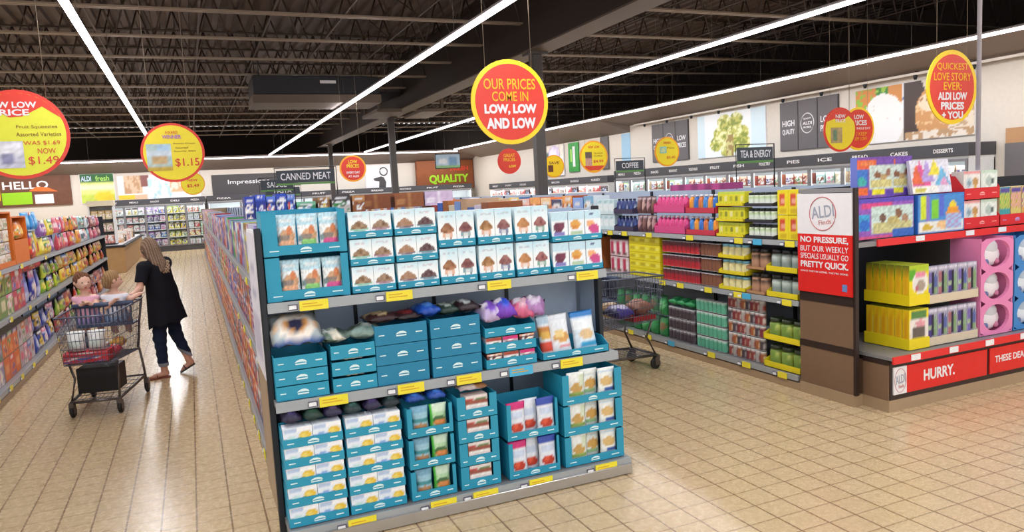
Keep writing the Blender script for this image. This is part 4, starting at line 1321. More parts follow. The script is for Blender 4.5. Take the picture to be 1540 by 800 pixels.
row(6.34, 6.85, zt, 2, 6, [cen(bottle(.038, .195, A(c, ('r', .1, .9, .25, .6, d)), '#e9e9ee'), .038) for c, d in (('#3f86d6', '#7fb4ec'), ('#f09a2c', '#f6c070'), ('#2f6cc4', '#4a90e0'), ('#d9743a', '#f0b060'))], .24,
    'blue or orange drink bottle', 'bottle', 'top', 'drink bottles', trays=(REDT, .06), name='drink_bottle')
row(6.86, 7.47, zt, 2, 7, [cen(bottle(.04, .2, A('#e0488c', ('r', .1, .9, .3, .62, '#f07aa8'), ('r', .25, .75, .4, .55, '#f4d4e2')), '#f4e4ec'), .04)], .24,
    'pink drink bottle', 'bottle', 'top', 'pink bottles', trays=(PNKT, .09), name='drink_bottle')
row(7.48, 7.91, zt, 2, 4, [pouch(.105, .21, .07, A('#6b4548', ('e', .5, .5, .36, .28, c), ('r', .1, .9, .82, .95, '#b9a0a4'), speck=.2), 6, 8, name='snack_pouch') for c in ('#c9969a', '#8a5a4c', '#d9b0a4')], .225,
    'brown and pink pouch', 'pouch', 'top', 'brown pouches', name='snack_pouch')
row(7.92, 8.39, zt, 2, 5, [cen(bottle(.036, .185, A('#2a3a78', ('r', .1, .9, .25, .6, c)), '#1c2438'), .036) for c in ('#5a78c0', '#c9d4ea')], .22,
    'dark blue bottle', 'bottle', 'top', 'dark blue bottles', trays=(GRYT, .06), name='drink_bottle')
row(8.4, 8.86, zt, 2, 3, [pbox(.15, .12, .2, A('#cfe6ea', ('r', .15, .85, .3, .7, '#eaf5f6'), ('r', .2, .8, .75, .85, '#9cc8d2'), speck=.08), flat('#c4dde2'), None, 6, 6, name='tissue_pack')], .205,
    'pale aqua pack', 'pack', 'top', 'aqua packs', name='tissue_pack')
put('display_carton', pbox(1.0, .25, .07, A('#a03a7c', ('c', 0, 1, 0, 1, '#b8488c', '#8a2f6c', 24)), flat('#a03a7c'), None, 16, 2, name='display_carton'), (5.3, 6.95, zt + .485), -PI / 2, None, 'long magenta carton lying on top of the pink bottles', 'carton')
# middle shelf
row(5.18, 5.6, zm, 2, 3, [cen(jar(.062, .205, A('#8d9c98', ('r', .2, .8, .16, .56, c), ('r', .28, .72, .28, .46, '#b9d4c0'), ('r', 0, 1, .6, .66, '#c8d4cc')), '#1d2226', 14), .062) for c in ('#6aa070', '#4f86a0')], .245,
    'green label jar with black lid', 'jar', 'middle', 'green label jars', trays=(YELT, .055), name='jar')
row(5.61, 5.88, zm, 2, 2, [cen(jar(.055, .2, A('#b98d70', ('r', .2, .8, .2, .5, '#d9b49c'), ('r', 0, 1, .5, .64, '#5a4438')), '#2a2a2c'), .055)], .245,
    'tan spread jar', 'jar', 'middle', 'tan jars', trays=(TANT, .03), name='jar')
row(5.89, 6.31, zm, 3, 4, [cen(jar(.046, .142, A('#efe6a8', ('r', .15, .85, .15, .45, '#f4efd0'), ('r', 0, 1, 0, .14, '#e6c92c')), '#7fc0dc'), .046)], .165,
    'cream jar with blue lid', 'jar', 'middle', 'cream jars', trays=(YELT, .04), name='jar')
row(6.32, 6.66, zm, 3, 5, [cen(can(.034, .14, A('#8a5a44', ('r', .2, .8, .2, .6, '#b98a70'), ('r', 0, 1, .8, 1, '#5f3a30'))), .034)], .165,
    'brown can', 'can', 'middle', 'brown cans', name='can')
row(6.67, 7.39, zm, 3, 9, [cen(can(.036, .14, A('#b82c38', ('r', .2, .8, .25, .6, c), ('r', 0, 1, .72, 1, '#6a3a40'), ('r', 0, 1, 0, .2, '#d83a3c'))), .036) for c in ('#e87078', '#d8a0a0', '#a82430')], .165,
    'red can', 'can', 'middle', 'red cans', name='can')
row(7.4, 8.09, zm, 5, 3, [pbox(.225, .16, .098, A('#efe01c', ('r', .1, .6, .25, .7, '#c9b81a'), ('r', .65, .9, .3, .75, '#f6ee60'), speck=.05), flat('#e6d61a'), None, 6, 5, name='tea_box')], .1,
    'flat yellow box', 'box', 'middle', 'flat yellow boxes', name='tea_box')
row(8.1, 8.56, zm, 2, 3, [pbox(.148, .14, .21, A('#e4ccd0', ('r', .1, .5, .1, .9, '#c43a5c'), ('r', .55, .9, .3, .8, '#f4eef0'), ('e', .5, .2, .3, .12, '#6a4438'), speck=.1), flat('#d9bcc2'), None, 6, 6, name='cereal_box')], .22,
    'pink and white box', 'box', 'middle', 'pink and white boxes', name='cereal_box')
# bottom shelf
row(5.16, 5.65, zb, 2, 3, [cen(jar(.07, .21, A('#7d9a48', ('r', .15, .85, .14, .56, '#9cb04a'), ('e', .5, .36, .26, .18, '#2a3028'), ('e', .5, .36, .16, .08, '#8a9a6a'), ('r', .1, .9, .58, .64, '#c4d06a')), '#33402c', 16), .07)], .27,
    'olive green jar', 'jar', 'bottom', 'olive jars', trays=(YELT, .06), name='jar')
row(5.67, 6.23, zb, 5, 8, [cen(can(.034, .122, A(c, ('r', .15, .85, .25, .65, d), ('r', 0, 1, .86, 1, '#d8d4d0'))), .034) for c, d in (('#8a3f3e', '#d8c8c0'), ('#a8a09c', '#9c3f38'), ('#a05c38', '#e0c49c'), ('#4a4048', '#b0a8b0'), ('#7c2f38', '#c89880'))], .128,
    'mixed soup can', 'can', 'bottom', 'soup cans', name='can')
row(6.25, 6.77, zb, 4, 7, [cen(can(.035, .128, A('#5fae90', ('r', .2, .8, .25, .65, '#8fd0b4'), ('r', 0, 1, .86, 1, '#c4dcd0'))), .035)], .138,
    'sea green can', 'can', 'bottom', 'sea green cans', name='can')
row(6.79, 7.3, zb, 3, 7, [cen(can(.034, .125, A('#4a3f48', ('r', .2, .8, .25, .65, c), ('r', 0, 1, .86, 1, '#a09aa0'))), .034) for c in ('#8a808a', '#6a4a54')], .132,
    'dark grey can', 'can', 'bottom', 'dark grey cans', name='can')
row(6.79, 7.3, zb + .4, 1, 3, [crinkle(.165, .2, .1, A('#2f9a58', ('e', .5, .5, .3, .3, '#5fc888'), speck=.25), 200)], .1,
    'crinkled green bag on the dark cans', 'bag', 'bottom', 'green bags', name='snack_bag')
row(7.32, 8.5, zb, 2, 6, [pouch(.19, .24, .1, A('#2c8a4a', ('e', .5, .5, .35, .22, c), ('r', 0, 1, .8, 1, '#1f6a3a'), speck=.22), 6, 8, name='salad_pouch') for c in ('#6cc080', '#3fa060', '#8a6a4a')], .26,
    'leaf green pouch', 'pouch', 'bottom', 'green pouches', name='salad_pouch')

# further goods on the top shelf of the right run, seen over the end display
far = [('#dfeaf2', '#7fb0d0', 'pale blue'), ('#6a4a9a', '#c4a8e0', 'violet'), ('#c2703a', '#e6b080', 'russet'), ('#e8e4ea', '#4a4a6a', 'white dotted'), ('#3a5aa8', '#8fb0e8', 'cobalt blue'), ('#b85a2c', '#f0a860', 'burnt orange'),
       ('#e0d0a8', '#a87a3c', 'sandy'), ('#f08a4a', '#f6d0a0', 'orange'), ('#5fa8d8', '#d0e8f6', 'sky blue'), ('#d84a3c', '#f6c8b8', 'vermilion'), ('#f0d040', '#c06a20', 'golden yellow'), ('#b0483c', '#f0b46c', 'rust red'),
       ('#d8b8cc', '#8a4a7a', 'dusty pink'), ('#4f8ac8', '#f0d070', 'blue and yellow'), ('#efe0d0', '#d07a3a', 'cream and orange')]
y = 8.92
i = 0
while y < 27:
    w = .3 + .02 * i
    c1, c2, nm = far[(i * 4 + i // 15) % 15] if i > 4 else far[(0, 4, 5, 3, 7)[i]]
    h = (.46, .44, .47, .42, .45)[i % 5]
    put('pack', plain_pack(w - .02, .26, h, c1, c2, far[(i + 6) % 15][1]), (5.085, y + w / 2, zt), -PI / 2, None, f'{nm} pack, {ORD[i + 1]} beyond the aqua packs on the right run top shelf', 'pack', 'packs further along the right run')
    put('pack', plain_pack(w - .02, .26, .44, *far[(i * 7 + 2) % 15][:2]), (5.085, y + w / 2, zm), -PI / 2, None, f'{far[(i * 7 + 2) % 15][2]} pack, {ORD[i + 1]} beyond the pink boxes on the right run middle shelf', 'pack', 'packs further along the right run') if i < 6 else None
    y += w
    i += 1

# ---------------------------------------------------------------- left face of the middle run
def aisle_goods(X, rz, y0, y1, z, h, cols, shelf, run, group, tiers=1, wmin=.26, wk=.012, seed=1, depth=.3, nm='pack'):
    r = random.Random(seed)
    y, i = y0, 0
    while y < y1:
        w = wmin + wk * i
        t_ = min(1, (y - y0) / (y1 - y0))
        band = cols[min(len(cols) - 1, int(t_ ** .55 * len(cols)))]
        c1, c2, name = band[i % len(band)]
        for k in range(tiers):
            hh = h / tiers * (r.uniform(.9, .99) if k == tiers - 1 else 1.0)
            hh = round(hh * 50) / 50
            zz = z + k * round(h / tiers * 50) / 50
            lab = f'{name} {nm}, {ORD[i + 1]} from the near end' + (f', {tier(k, tiers)} tier' if tiers > 1 else '') + f', {shelf} shelf, {run}'
            put('pack', plain_pack(round(w - .015, 3), depth, hh, c1, c2, band[(i + 1) % len(band)][1]), (X, y + w / 2, zz), rz, None, lab, 'pack', group)
        y += w
        i += 1
P_ = {'wy': ('#d8cba8', '#e0b830', 'cream and yellow'), 'pk': ('#cf9aa8', '#b0405c', 'rose'), 'wh': ('#d0c8d0', '#9c3450', 'white and red'), 'lb': ('#7f98c8', '#33489c', 'light blue'), 'li': ('#8f7cc0', '#54379c', 'lilac'),
      'pu': ('#4a3fa0', '#8f7fd8', 'indigo'), 'gr': ('#4a9a5a', '#a8d89a', 'green'), 'bl': ('#2f4fae', '#7f9fe6', 'blue'), 're': ('#b03a2c', '#e89070', 'red'), 'or': ('#c85a28', '#f0a060', 'orange'), 'rb': ('#8a3a30', '#c47a60', 'red brown'),
      'gy': ('#6a7486', '#c4ccd8', 'blue grey'), 'na': ('#2a3350', '#8a94b8', 'navy'), 'ye': ('#e8d02c', '#8a6a1c', 'yellow'), 'ol': ('#8a9a4a', '#d8dca0', 'olive'), 'cr': ('#e9dcc8', '#c8a888', 'cream'), 'br': ('#a8683c', '#e0b080', 'brown'),
      'te': ('#7fb0b8', '#e0eef0', 'teal white'), 'pi': ('#d86a7c', '#f6d0d4', 'pink'), 'lg': ('#a8cc4a', '#e8f0a8', 'lime'), 'bk': ('#3a3436', '#b8a8a0', 'charcoal')}
def bands(s): return [[P_[x] for x in b_.split()] for b_ in s.split('|')]
aisle_goods(.42, -PI / 2, 5.33, 31, 1.389, .45, bands('wy pu gr|bl wh ye|te li re|bl pk gr|pu lb or|bl re wh|wh gr bl|re wy pu|cr pk bl'), 'top', 'left face', 'packs on the left face of the middle run', 1, seed=2)
aisle_goods(.42, -PI / 2, 5.33, 31, .834, .48, bands('pu lb bl|li bl wh|re rb na|bl li or|re gr or|wh bl na|rb re pu|gr re bl|bl wh re'), 'middle', 'left face', 'packs on the left face of the middle run', 2, seed=3)
aisle_goods(.4, -PI / 2, 5.33, 31, .134, .58, bands('gy na bl|na gy re|or re rb|re or na|rb or re|re bl or|rb gy re|re br or|or re na'), 'bottom', 'left face', 'packs on the left face of the middle run', 2, seed=4)
# overstock lying on the top of the middle run, seen over the end display
for i, (xa, xb, y, h, c1, c2, nm) in enumerate(((.42, .5, 6.6, .19, '#1c2c7c', '#3048b0', 'deep blue'), (.505, .59, 6.6, .2, '#22389a', '#3f5fd0', 'royal blue'), (.595, .67, 6.6, .18, '#1f2f86', '#5f7fe0', 'dark blue'), (.675, .76, 6.6, .2, '#2a4aa8', '#2f4fc0', 'mid blue'), (.765, .83, 6.6, .19, '#27409a', '#6f8fe0', 'blue violet'), (.84, 1.0, 6.6, .12, '#3f8f62', '#7fc4a0', 'sea green'), (1.02, 1.12, 6.6, .15, '#8a5f34', '#b88a54', 'brown'),
        (1.14, 1.3, 6.6, .17, '#cfc6c2', '#4a4040', 'white and black'), (1.32, 1.43, 6.6, .15, '#9a5a30', '#c88a50', 'russet'))):
    put('pack', plain_pack(xb - xa, .3, h, c1, c2), ((xa + xb) / 2, y, 1.865), 0, None, f'{nm} pack lying on the middle run just behind the end display', 'pack', 'packs on top of the middle run')
row2 = [('#9a5428', '#b87038', 'chestnut'), ('#c9a078', '#e8d8c0', 'tan'), ('#b0682c', '#d8a070', 'amber'), ('#e8e0e4', '#4a3a40', 'white and black'), ('#c9b8d4', '#7f5fb0', 'lilac'), ('#e0d4e6', '#b04a8c', 'pale mauve'), ('#7f9fd8', '#c4d8f0', 'soft blue'),
        ('#3f6fc8', '#e8b070', 'mid blue'), ('#e08a4a', '#f4c890', 'orange'), ('#e8c8a0', '#d8602c', 'peach'), ('#4a6fb8', '#90b0e0', 'denim blue'), ('#e8d8b8', '#c83a3a', 'ivory and red'), ('#b84a3a', '#f0c8a0', 'brick'), ('#d8dce8', '#6a8ac0', 'icy')]
for i in range(26):
    c1, c2, nm = row2[(i * 5 + i // 14) % 14]
    put('carton', plain_pack(.15, .3, (.52, .5, .48, .55, .53, .5, .54)[i % 7], c1, c2, row2[(i + 3) % 14][1]), (2.44, 5.5 + .165 * i, 1.389), PI / 2, None, f'{nm} carton, {ORD[i + 1]} along the far top shelf of the middle run', 'carton', 'cartons on the far side of the middle run')
for i, (x, y_, c1, c2, nm) in enumerate(((1.62, 7.0, '#8f4d26', '#b07040', 'dark chestnut carton'), (1.95, 7.0, '#9c5a30', '#bf8450', 'copper carton'), (2.25, 7.0, '#d4c0dc', '#f0e8f4', 'pale lilac carton'))):
    put('carton', pbox(.29, .3, .14, A(c1, ('r', .46, .54, 0, 1, c2), ('r', .1, .36, .2, .6, c2), speck=.15), flat(c1), None, 10, 8, name='carton'), (x, y_, 1.88), 0, None, f'{nm} lying across the middle run top', 'carton', 'cartons across the middle run')

# ---------------------------------------------------------------- goods on the left run
LX, LR = -2.07, PI / 2
JR = random.Random(11)
def lrow(y0, y1, z, nt, n, th, w_art, desc, shelf, mk='bag', h=None, name='sweet_bag'):
    """bags or boxes on the left run; left in view = near"""
    w = (y1 - y0) / n
    ms = []
    arts = list(w_art)
    for q in range(3):
        sx = len(desc) * 7 + int(y0 * 10) + q
        base = w_art[q % len(w_art)]
        c0, c1 = base(.02, .03), base(.5, .5)
        hx = lambda c: '#' + ''.join('%02x' % int(255 * (max(0, min(1, x)) ** (1 / 2.2))) for x in c)
        arts.append(busy((hx(c0), PKC[(sx * 3) % 10], hx(c1), PKC[(sx * 7 + 1) % 10]), sx))
    for a in arts:
        ms.append(pouch(w * .97, h or th * .95, .1, a, 8, 10, name=name) if mk == 'bag' else pbox(w * .97, .26, h or th * .97, a, flat('#b0a090'), None, 8, 8, name=name))
    for k in range(nt):
        for i in range(n):
            p, tt = place(i, n), tier(k, nt)
            lab = f'{desc}, ' + ', '.join(x for x in (p, f'{tt} tier' if tt else '', f'{shelf} shelf left run') if x)
            jx, jr = (JR.uniform(-.03, .015), JR.uniform(-.14, .14)) if mk == 'bag' else (0, 0)
            o = put(name, ms[(i * 2 + k) % len(ms)], (LX + jx, y0 + w * (i + .5), z + th * k), LR + jr, None, lab, 'bag' if mk == 'bag' else 'box', 'goods on the left run')
ORC = mat('orange_case', '#e0741c', .5)
def case(y0, y1, z, h, m, label, lips=(), name='display_case', th=.03):
    t = empty(name, (LX + .01, (y0 + y1) / 2, z), LR, label, 'display case')
    w = y1 - y0
    b = MB()
    b.box(-w / 2, w / 2, 0, .34, 0, .01, m); b.box(-w / 2, w / 2, .33, .34, .01, h, m)
    for x in (-w / 2, w / 2 - th): b.box(x, x + th, 0, .33, .01, h, m)
    b.box(-w / 2 + th, w / 2 - th, 0, .33, h - .02, h, m)
    b.build('shell', t)
    for z0, z1 in lips:
        b = MB(); b.box(-w / 2 + th, w / 2 - th, 0, .012, z0, z1, m); b.build('front_lip', t)
case(9.0, 10.95, 1.389, .66, ORC, 'orange cardboard case around cream packs on left run top shelf', lips=((.01, .06),))
for k in range(4):
    for i in range(6):
        put('cream_pack', plain_pack(.29, .2, .135, '#eadfce', ('#c9b49a', '#f4ece0', '#d8c0a4')[(i + k) % 3], '#b89a80'), (LX - .02, 9.2 + .305 * i, 1.402 + .145 * k), LR, None,
            f'cream pack in the orange case, {place(i, 6)}, {tier(k, 4)} layer', 'pack', 'cream packs in the orange case')
case(10.98, 11.85, 1.389, .6, ORC, 'plain orange display case between cream packs and yellow bags', lips=((.01, .3),))
lrow(11.0, 11.82, 1.70, 1, 3, .24, [A('#f0902c', ('e', .5, .4, .3, .2, '#f6d060'), speck=.1)], 'orange bag in the plain orange case', 'top')
lrow(11.9, 12.9, 1.389, 1, 4, .4, [A('#3f8ad0', ('r', 0, 1, 0, .5, '#d8402c'), ('e', .5, .5, .3, .2, '#f0d040'), speck=.15), A('#e8c82c', ('r', .2, .8, .2, .5, '#c03a28'), speck=.15)], 'red, blue and yellow sweet bag', 'top')
lrow(11.9, 12.9, 1.79, 1, 3, .26, [A('#2f9ae0', ('e', .5, .5, .3, .2, '#8fd0f6'), speck=.1)], 'sky blue bag on the tall stack', 'top')
lrow(12.95, 14.2, 1.389, 2, 4, .27, [A('#e8d02a', ('e', .5, .5, .35, .25, '#f6ec80'), speck=.15), A('#8a5aa8', ('e', .5, .5, .3, .2, '#e0c8f0'), speck=.15)], 'yellow or purple sweet bag', 'top')
lrow(14.25, 15.6, 1.389, 2, 4, .28, [A('#d84a5a', ('e', .5, .4, .3, .2, '#f0b0a0'), speck=.15), A('#e0607a', ('r', .1, .9, .4, .6, '#f6d8dc'), speck=.15)], 'pinkish red sweet bag', 'top')
lrow(15.65, 17.2, 1.389, 2, 4, .28, [A('#c83a3c', ('e', .5, .5, .3, .2, '#f0c040'), speck=.15), A('#e8a030', ('e', .5, .5, .3, .2, '#c83a30'), speck=.15)], 'red and gold sweet bag', 'top')
lrow(17.25, 19.0, 1.389, 2, 4, .27, [A('#e4ecec', ('r', .2, .8, .3, .6, '#2f5a60'), speck=.15), A('#8fc0c4', ('e', .5, .4, .3, .2, '#2a3a40'), speck=.15)], 'white and teal sweet bag', 'top')
lrow(19.05, 21.0, 1.389, 2, 4, .26, [A('#c8506a', ('e', .5, .5, .3, .2, '#e8a8a8'), speck=.15), A('#8a4a4c', ('e', .5, .5, .3, .2, '#d8b0a0'), speck=.15)], 'rose and brown sweet bag', 'top')
lrow(8.9, 10.6, .834, 2, 5, .25, [A('#8fa04a', ('r', .2, .8, .2, .7, '#c8cc8a'), ('e', .5, .5, .2, .2, '#6a5a30'), speck=.12), A('#7f9a58', ('r', .2, .8, .3, .8, '#e0d8b0'), speck=.12)], 'olive green box', 'middle', 'box', name='food_box')
lrow(10.62, 11.3, .834, 2, 3, .25, [A('#c84a5c', ('r', .2, .8, .3, .7, '#e8b0a8'), speck=.12)], 'rosy red box', 'middle', 'box', name='food_box')
lrow(11.35, 12.6, .834, 1, 3, .42, [A('#27359c', ('e', .5, .5, .35, .2, '#8f9ad8'), ('r', .1, .9, .1, .3, '#c8d0f0'), ('e', .5, .75, .3, .12, '#5a6fd0'), speck=.2)], 'big deep blue sweet bag', 'middle', h=.42)
lrow(11.35, 12.6, 1.255, 1, 3, .1, [A('#d0302c', ('r', 0, 1, 0, .3, '#a82420'), speck=.1)], 'red pack on the blue sweet bags', 'middle', 'box', h=.09, name='food_box')
lrow(12.7, 14.4, .834, 2, 5, .22, [A('#8ac02c', ('e', .5, .5, .35, .25, '#e8e04a'), speck=.2), A('#c8d838', ('e', .5, .5, .3, .2, '#5a9a2c'), speck=.2)], 'lime green sweet bag', 'middle')
lrow(14.45, 16.9, .834, 2, 6, .23, [A('#e8c82c', ('e', .5, .5, .35, .2, '#d87a28'), speck=.2), A('#d8a828', ('e', .5, .5, .3, .2, '#f4e890'), speck=.2)], 'golden sweet bag', 'middle')
lrow(16.95, 21.0, .834, 2, 9, .23, [A('#d88a2c', ('e', .5, .5, .3, .2, '#f0d060'), speck=.2), A('#b84a2c', ('e', .5, .5, .3, .2, '#f0b050'), speck=.2), A('#e0b838', ('e', .5, .5, .3, .2, '#a83a30'), speck=.2)], 'amber and brick sweet bag', 'middle')
put('sweet_bag', crinkle(1.6, .28, .05, A('#24409c', ('e', .5, .5, .4, .3, '#4f70d0'), speck=.2), 210), (LX, 15.4, 1.295), LR, None, 'long blue bag lying across the golden bags on left run', 'bag')
lrow(8.6, 9.75, .134, 2, 4, .27, [A('#8f84a4', ('r', .2, .8, .3, .7, '#c4bccc'), speck=.12)], 'mauve grey box', 'bottom', 'box', name='food_box')
lrow(9.78, 10.6, .134, 2, 3, .27, [A('#d8682a', ('r', .2, .8, .3, .7, '#e89a68'), speck=.1)], 'plain orange box', 'bottom', 'box', name='food_box')
lrow(10.62, 11.5, .134, 2, 4, .27, [A('#b0a0a8', ('r', .2, .8, .3, .7, '#d85a7c'), speck=.15), A('#c4b8bc', ('e', .5, .5, .3, .2, '#8a5a6a'), speck=.15)], 'grey and pink box', 'bottom', 'box', name='food_box')
lrow(11.55, 13.4, .134, 2, 5, .26, [A('#2f4aa8', ('e', .5, .5, .35, .22, '#c8d0ec'), speck=.2), A('#3a3f98', ('e', .5, .5, .3, .2, '#7f9ae0'), speck=.2)], 'blue and white sweet bag', 'bottom')
lrow(13.45, 16.5, .134, 2, 6, .26, [A('#c8402c', ('e', .5, .5, .3, .2, '#f0c060'), speck=.2), A('#8ab03c', ('e', .5, .5, .3, .2, '#e8e080'), speck=.2)], 'red or green sweet bag', 'bottom')
lrow(16.55, 21.0, .134, 2, 8, .26, [A('#b8582c', ('e', .5, .5, .3, .2, '#e8b060'), speck=.2), A('#a83a44', ('e', .5, .5, .3, .2, '#e0a0a0'), speck=.2)], 'brown red sweet bag', 'bottom')

# ---------------------------------------------------------------- the counter beyond the left run
t = empty('chilled_counter', (-2.3, 26.6, 0), 0, 'low wooden sided chilled counter beyond the end of the left run', 'counter')
WD = mat('counter_wood', '#b08a5c', .5, vary=.15, scale=6)
b = MB(); b.box(-.9, .25, 0, 9.5, 0, .82, WD, ch=.02); b.build('body', t)
b = MB(); b.box(-.95, .3, -.05, 9.55, .82, .88, DARK, ch=.015); b.build('rim', t)
b = MB(); b.box(-.85, .2, .1, 9.4, .881, .9, WHITE); b.build('display_bed', t)
t = empty('chilled_tower', (-2.62, 26.9, .9), 0, 'pale two-shelf chilled tower standing on the wooden counter', 'chiller')
b = MB()
b.box(-.36, .36, .0, .6, 0, .04, DARK); b.box(-.36, .36, .56, .6, .04, 1.25, FIN)
for x in (-.36, .32): b.box(x, x + .04, 0, .56, .04, 1.25, FIN)
b.box(-.38, .38, -.03, .6, 1.25, 1.42, mat('tower_cap', '#e9dfc6', .5))
b.build('cabinet', t)
for z in (.42, .82):
    b = MB(); b.box(-.32, .32, .02, .56, z - .02, z, DARK); b.build('shelf', t)
for k, (z, c1, c2, nm) in enumerate(((.045, '#e89a90', '#f6d8d0', 'salmon pink'), (.425, '#d8d0b8', '#a89a80', 'cream grey'), (.825, '#e8d8a8', '#c8a870', 'straw'))):
    for i in range(3):
        put('chilled_pack', plain_pack(.19, .3, .28, c1, c2), (-2.62 - .205 + .205 * i, 26.98, .9 + z), 0, None, f'{nm} pack, {place(i, 3)}, in the chilled tower', 'pack', 'packs in the chilled tower')
pr = [('#f0c8b8', 'peach'), ('#e8a8a0', 'pink'), ('#f4ece0', 'white'), ('#d8b890', 'tan'), ('#3a1f24', 'dark')]
for i in range(14):
    c, nm = pr[(i * 3) % 5] if i != 2 else pr[4]
    put('produce_box', plain_pack(.42, .4, .22 + .07 * (i % 3), c, '#f6efe6'), (-2.62 + .0 + .24 * (i % 2), 27.9 + .42 * (i // 2) * 2 + .4 * (i % 2), .9), 0, None,
        f'{nm} produce box, {ORD[i + 1]} along the wooden counter behind the chilled tower', 'box', 'produce boxes on the counter')

# ================================================================ THE RED PROMOTIONAL DISPLAY
PD = empty('promotional_display', (5.03, 4.25, 0), 0, 'brown end display with red shelf rails and red HURRY board', 'shelving unit')
def pd(b, name, parent=PD): return b.build(name, parent)
W_ = 3.3
b = MB()
b.box(.1, W_, .012, .872, 0, .1, TAN); b.box(-.01, .11, .27, .872, 0, .1, TAN)
b.box(.11, W_, .03, .855, .1, .4, BROWN)
pd(b, 'base')
b = MB(); b.box(.098, .112, .02, .27, .1, .395, BROWN); b.box(.095, .116, .02, .27, .395, .43, BROWND); pd(b, 'lower_side_panel')
b = MB()
for z0, z1 in ((.1, .44), (.5, .86)): b.box(0, .03, .27, .872, z0, z1, BROWN)
for z0, z1 in ((.44, .5), (.86, .935)): b.box(-.004, .034, .27, .872, z0, z1, BROWND)
b.box(-.004, .034, .25, .275, .1, 1.86, BROWND)
b.box(0, .03, .275, .872, .935, 1.82, BROWND)
b.box(-.004, .034, .275, .872, 1.825, 1.86, SHELF)
sp = pd(b, 'side_panel')
bd = empty('sign_board'); bd.parent = PD; bd.location = (-.004, .575, .945); bd.rotation_euler = (0, 0, -PI / 2)
SBW = .6
b = MB(); b.box(-SBW / 2, SBW / 2, -.012, 0, .52, .875, WHITE); b.box(-SBW / 2, SBW / 2, -.012, 0, 0, .52, RED); b.build('board', bd)
LRED = mat('logo_red', '#c87878', .5)
LBLUE = mat('logo_grey_blue', '#9fa4b4', .5)
def aldi_oval(parent, c, rx, rz_, y):
    b = MB(); b.tube([(c[0] + rx * math.cos(a * PI / 14), y, c[1] + rz_ * math.sin(a * PI / 14)) for a in range(28)], rx * .03, LRED, 5, closed=True); b.build('emblem_ring', parent)
    o = lettering('ALDI', rx * 1.72, rz_ * .72, LBLUE, parent, (c[0], y, c[1] + rz_ * .12), bold=.01); o.rotation_euler = (0, -.12, 0)
    o = lettering('Finds', rx * .95, rz_ * .28, LRED, parent, (c[0] + rx * .18, y, c[1] - rz_ * .5), bold=0); o.rotation_euler = (0, -.12, 0)
aldi_oval(bd, (-.01, .70), .145, .145, -.0135)
for s, zc, h, w in (('NO PRESSURE,', .468, .062, .53), ('BUT OUR WEEKLY', .392, .05, .53), ('SPECIALS USUALLY GO', .325, .048, .53), ('PRETTY QUICK.', .247, .066, .53), ('ONCE THEY\'RE GONE, THEY\'RE GONE.', .187, .018, .53)):
    lettering(s, w, h, WHITE, bd, (0, -.0135, zc), bold=.03 if h > .055 else .0)
b = MB(); b.box(.2, .25, -.0145, -.012, .04, .1, mat('qr_blue', '#6a86c0', .5)); b.build('small_badge', bd)
b = MB(); b.box(.03, W_, .855, .872, .1, 1.86, DARK); pd(b, 'back_panel')
# front boards of the base
b = MB(); b.box(.112, W_, .012, .03, .1, .43, BROWND); pd(b, 'front_trim')
b = MB(); b.box(.14, .29, -.0, .012, .145, .375, WHITE)
o = pd(b, 'logo_board'); aldi_oval(o, (.215, .26), .065, .1, -.0015)
b = MB(); b.box(.29, 1.29, -.0, .012, .145, .375, RED); o = pd(b, 'front_board')
lettering('HURRY.', .38, .095, WHITE, o, (.68, -.0015, .262), bold=.03)
b = MB(); b.box(1.33, W_, -.0, .012, .145, .375, RED); o = pd(b, 'front_board')
lettering('THESE DEALS', .47, .062, WHITE, o, (1.63, -.0015, .27), bold=.02)
def redtags(xs): return [(x, WTAG, .105) for x in xs]
shelf_part(PD, .11, W_, -.02, .85, .465, m=SHELF, lipm=REDL, tags=redtags((.36, .82, 1.28, 1.75)), tagh=.045)
b = MB(); b.box(.03, .24, .25, .85, 1.36, 1.4, SHELF); pd(b, 'shelf_end')
shelf_part(PD, .24, W_, .24, .85, 1.41, m=SHELF, lipm=REDL, tags=redtags((.74, 1.38, 1.82, 2.3)), tagh=.04)

# top shelf: craft boxes
FX, FY, FZ = 5.03, 4.25, 1.416
kit = pbox(.43, .07, .345, A('#7a4fb0', ('r', .0, .5, .72, .95, '#e8683c'), ('r', .1, .45, .78, .9, '#f08a50'), ('r', 0, .3, .3, .7, '#3f78d0'), ('e', .12, .4, .12, .12, '#3fb0a8'), ('r', .32, 1, .22, .8, '#cfdfd8'), ('r', .36, .96, .24, .45, '#d8cf8a'),
           ('e', .55, .55, .09, .09, '#8a5a3c'), ('e', .72, .5, .1, .08, '#c0a070'), ('e', .85, .6, .07, .1, '#a0705c'), ('r', .42, .75, .05, .2, '#e8e02c'), ('r', 0, .3, .05, .25, '#e86a30'), ('r', .8, 1, 0, .18, '#5a3fb0'), speck=.28), flat('#6a78c8'), flat('#8fa8e8'), 26, 22, name='craft_kit')
kit2 = pbox(.66, .08, .345, A('#9a5cc0', ('r', 0, 1, .88, 1, '#5f4fc0'), ('r', .05, .6, .76, .88, '#e04a8c'), ('r', 0, .2, .2, .6, '#3fa8e0'), ('e', .1, .35, .09, .14, '#2f6fd0'), ('r', .22, .98, .1, .78, '#cde2dc'), ('r', .25, .95, .12, .4, '#d0cc90'),
            ('e', .42, .5, .06, .1, '#7a5a4c'), ('e', .72, .6, .06, .12, '#8a6048'), ('e', .62, .42, .12, .1, '#c8b878'), ('e', .84, .46, .06, .1, '#b08a6a'), ('r', .6, 1, 0, .2, '#3a6fc8'), ('r', 0, .6, 0, .08, '#e0588c'), speck=.28), flat('#6a4ab8'), flat('#7a60c8'), 34, 22, name='craft_kit')
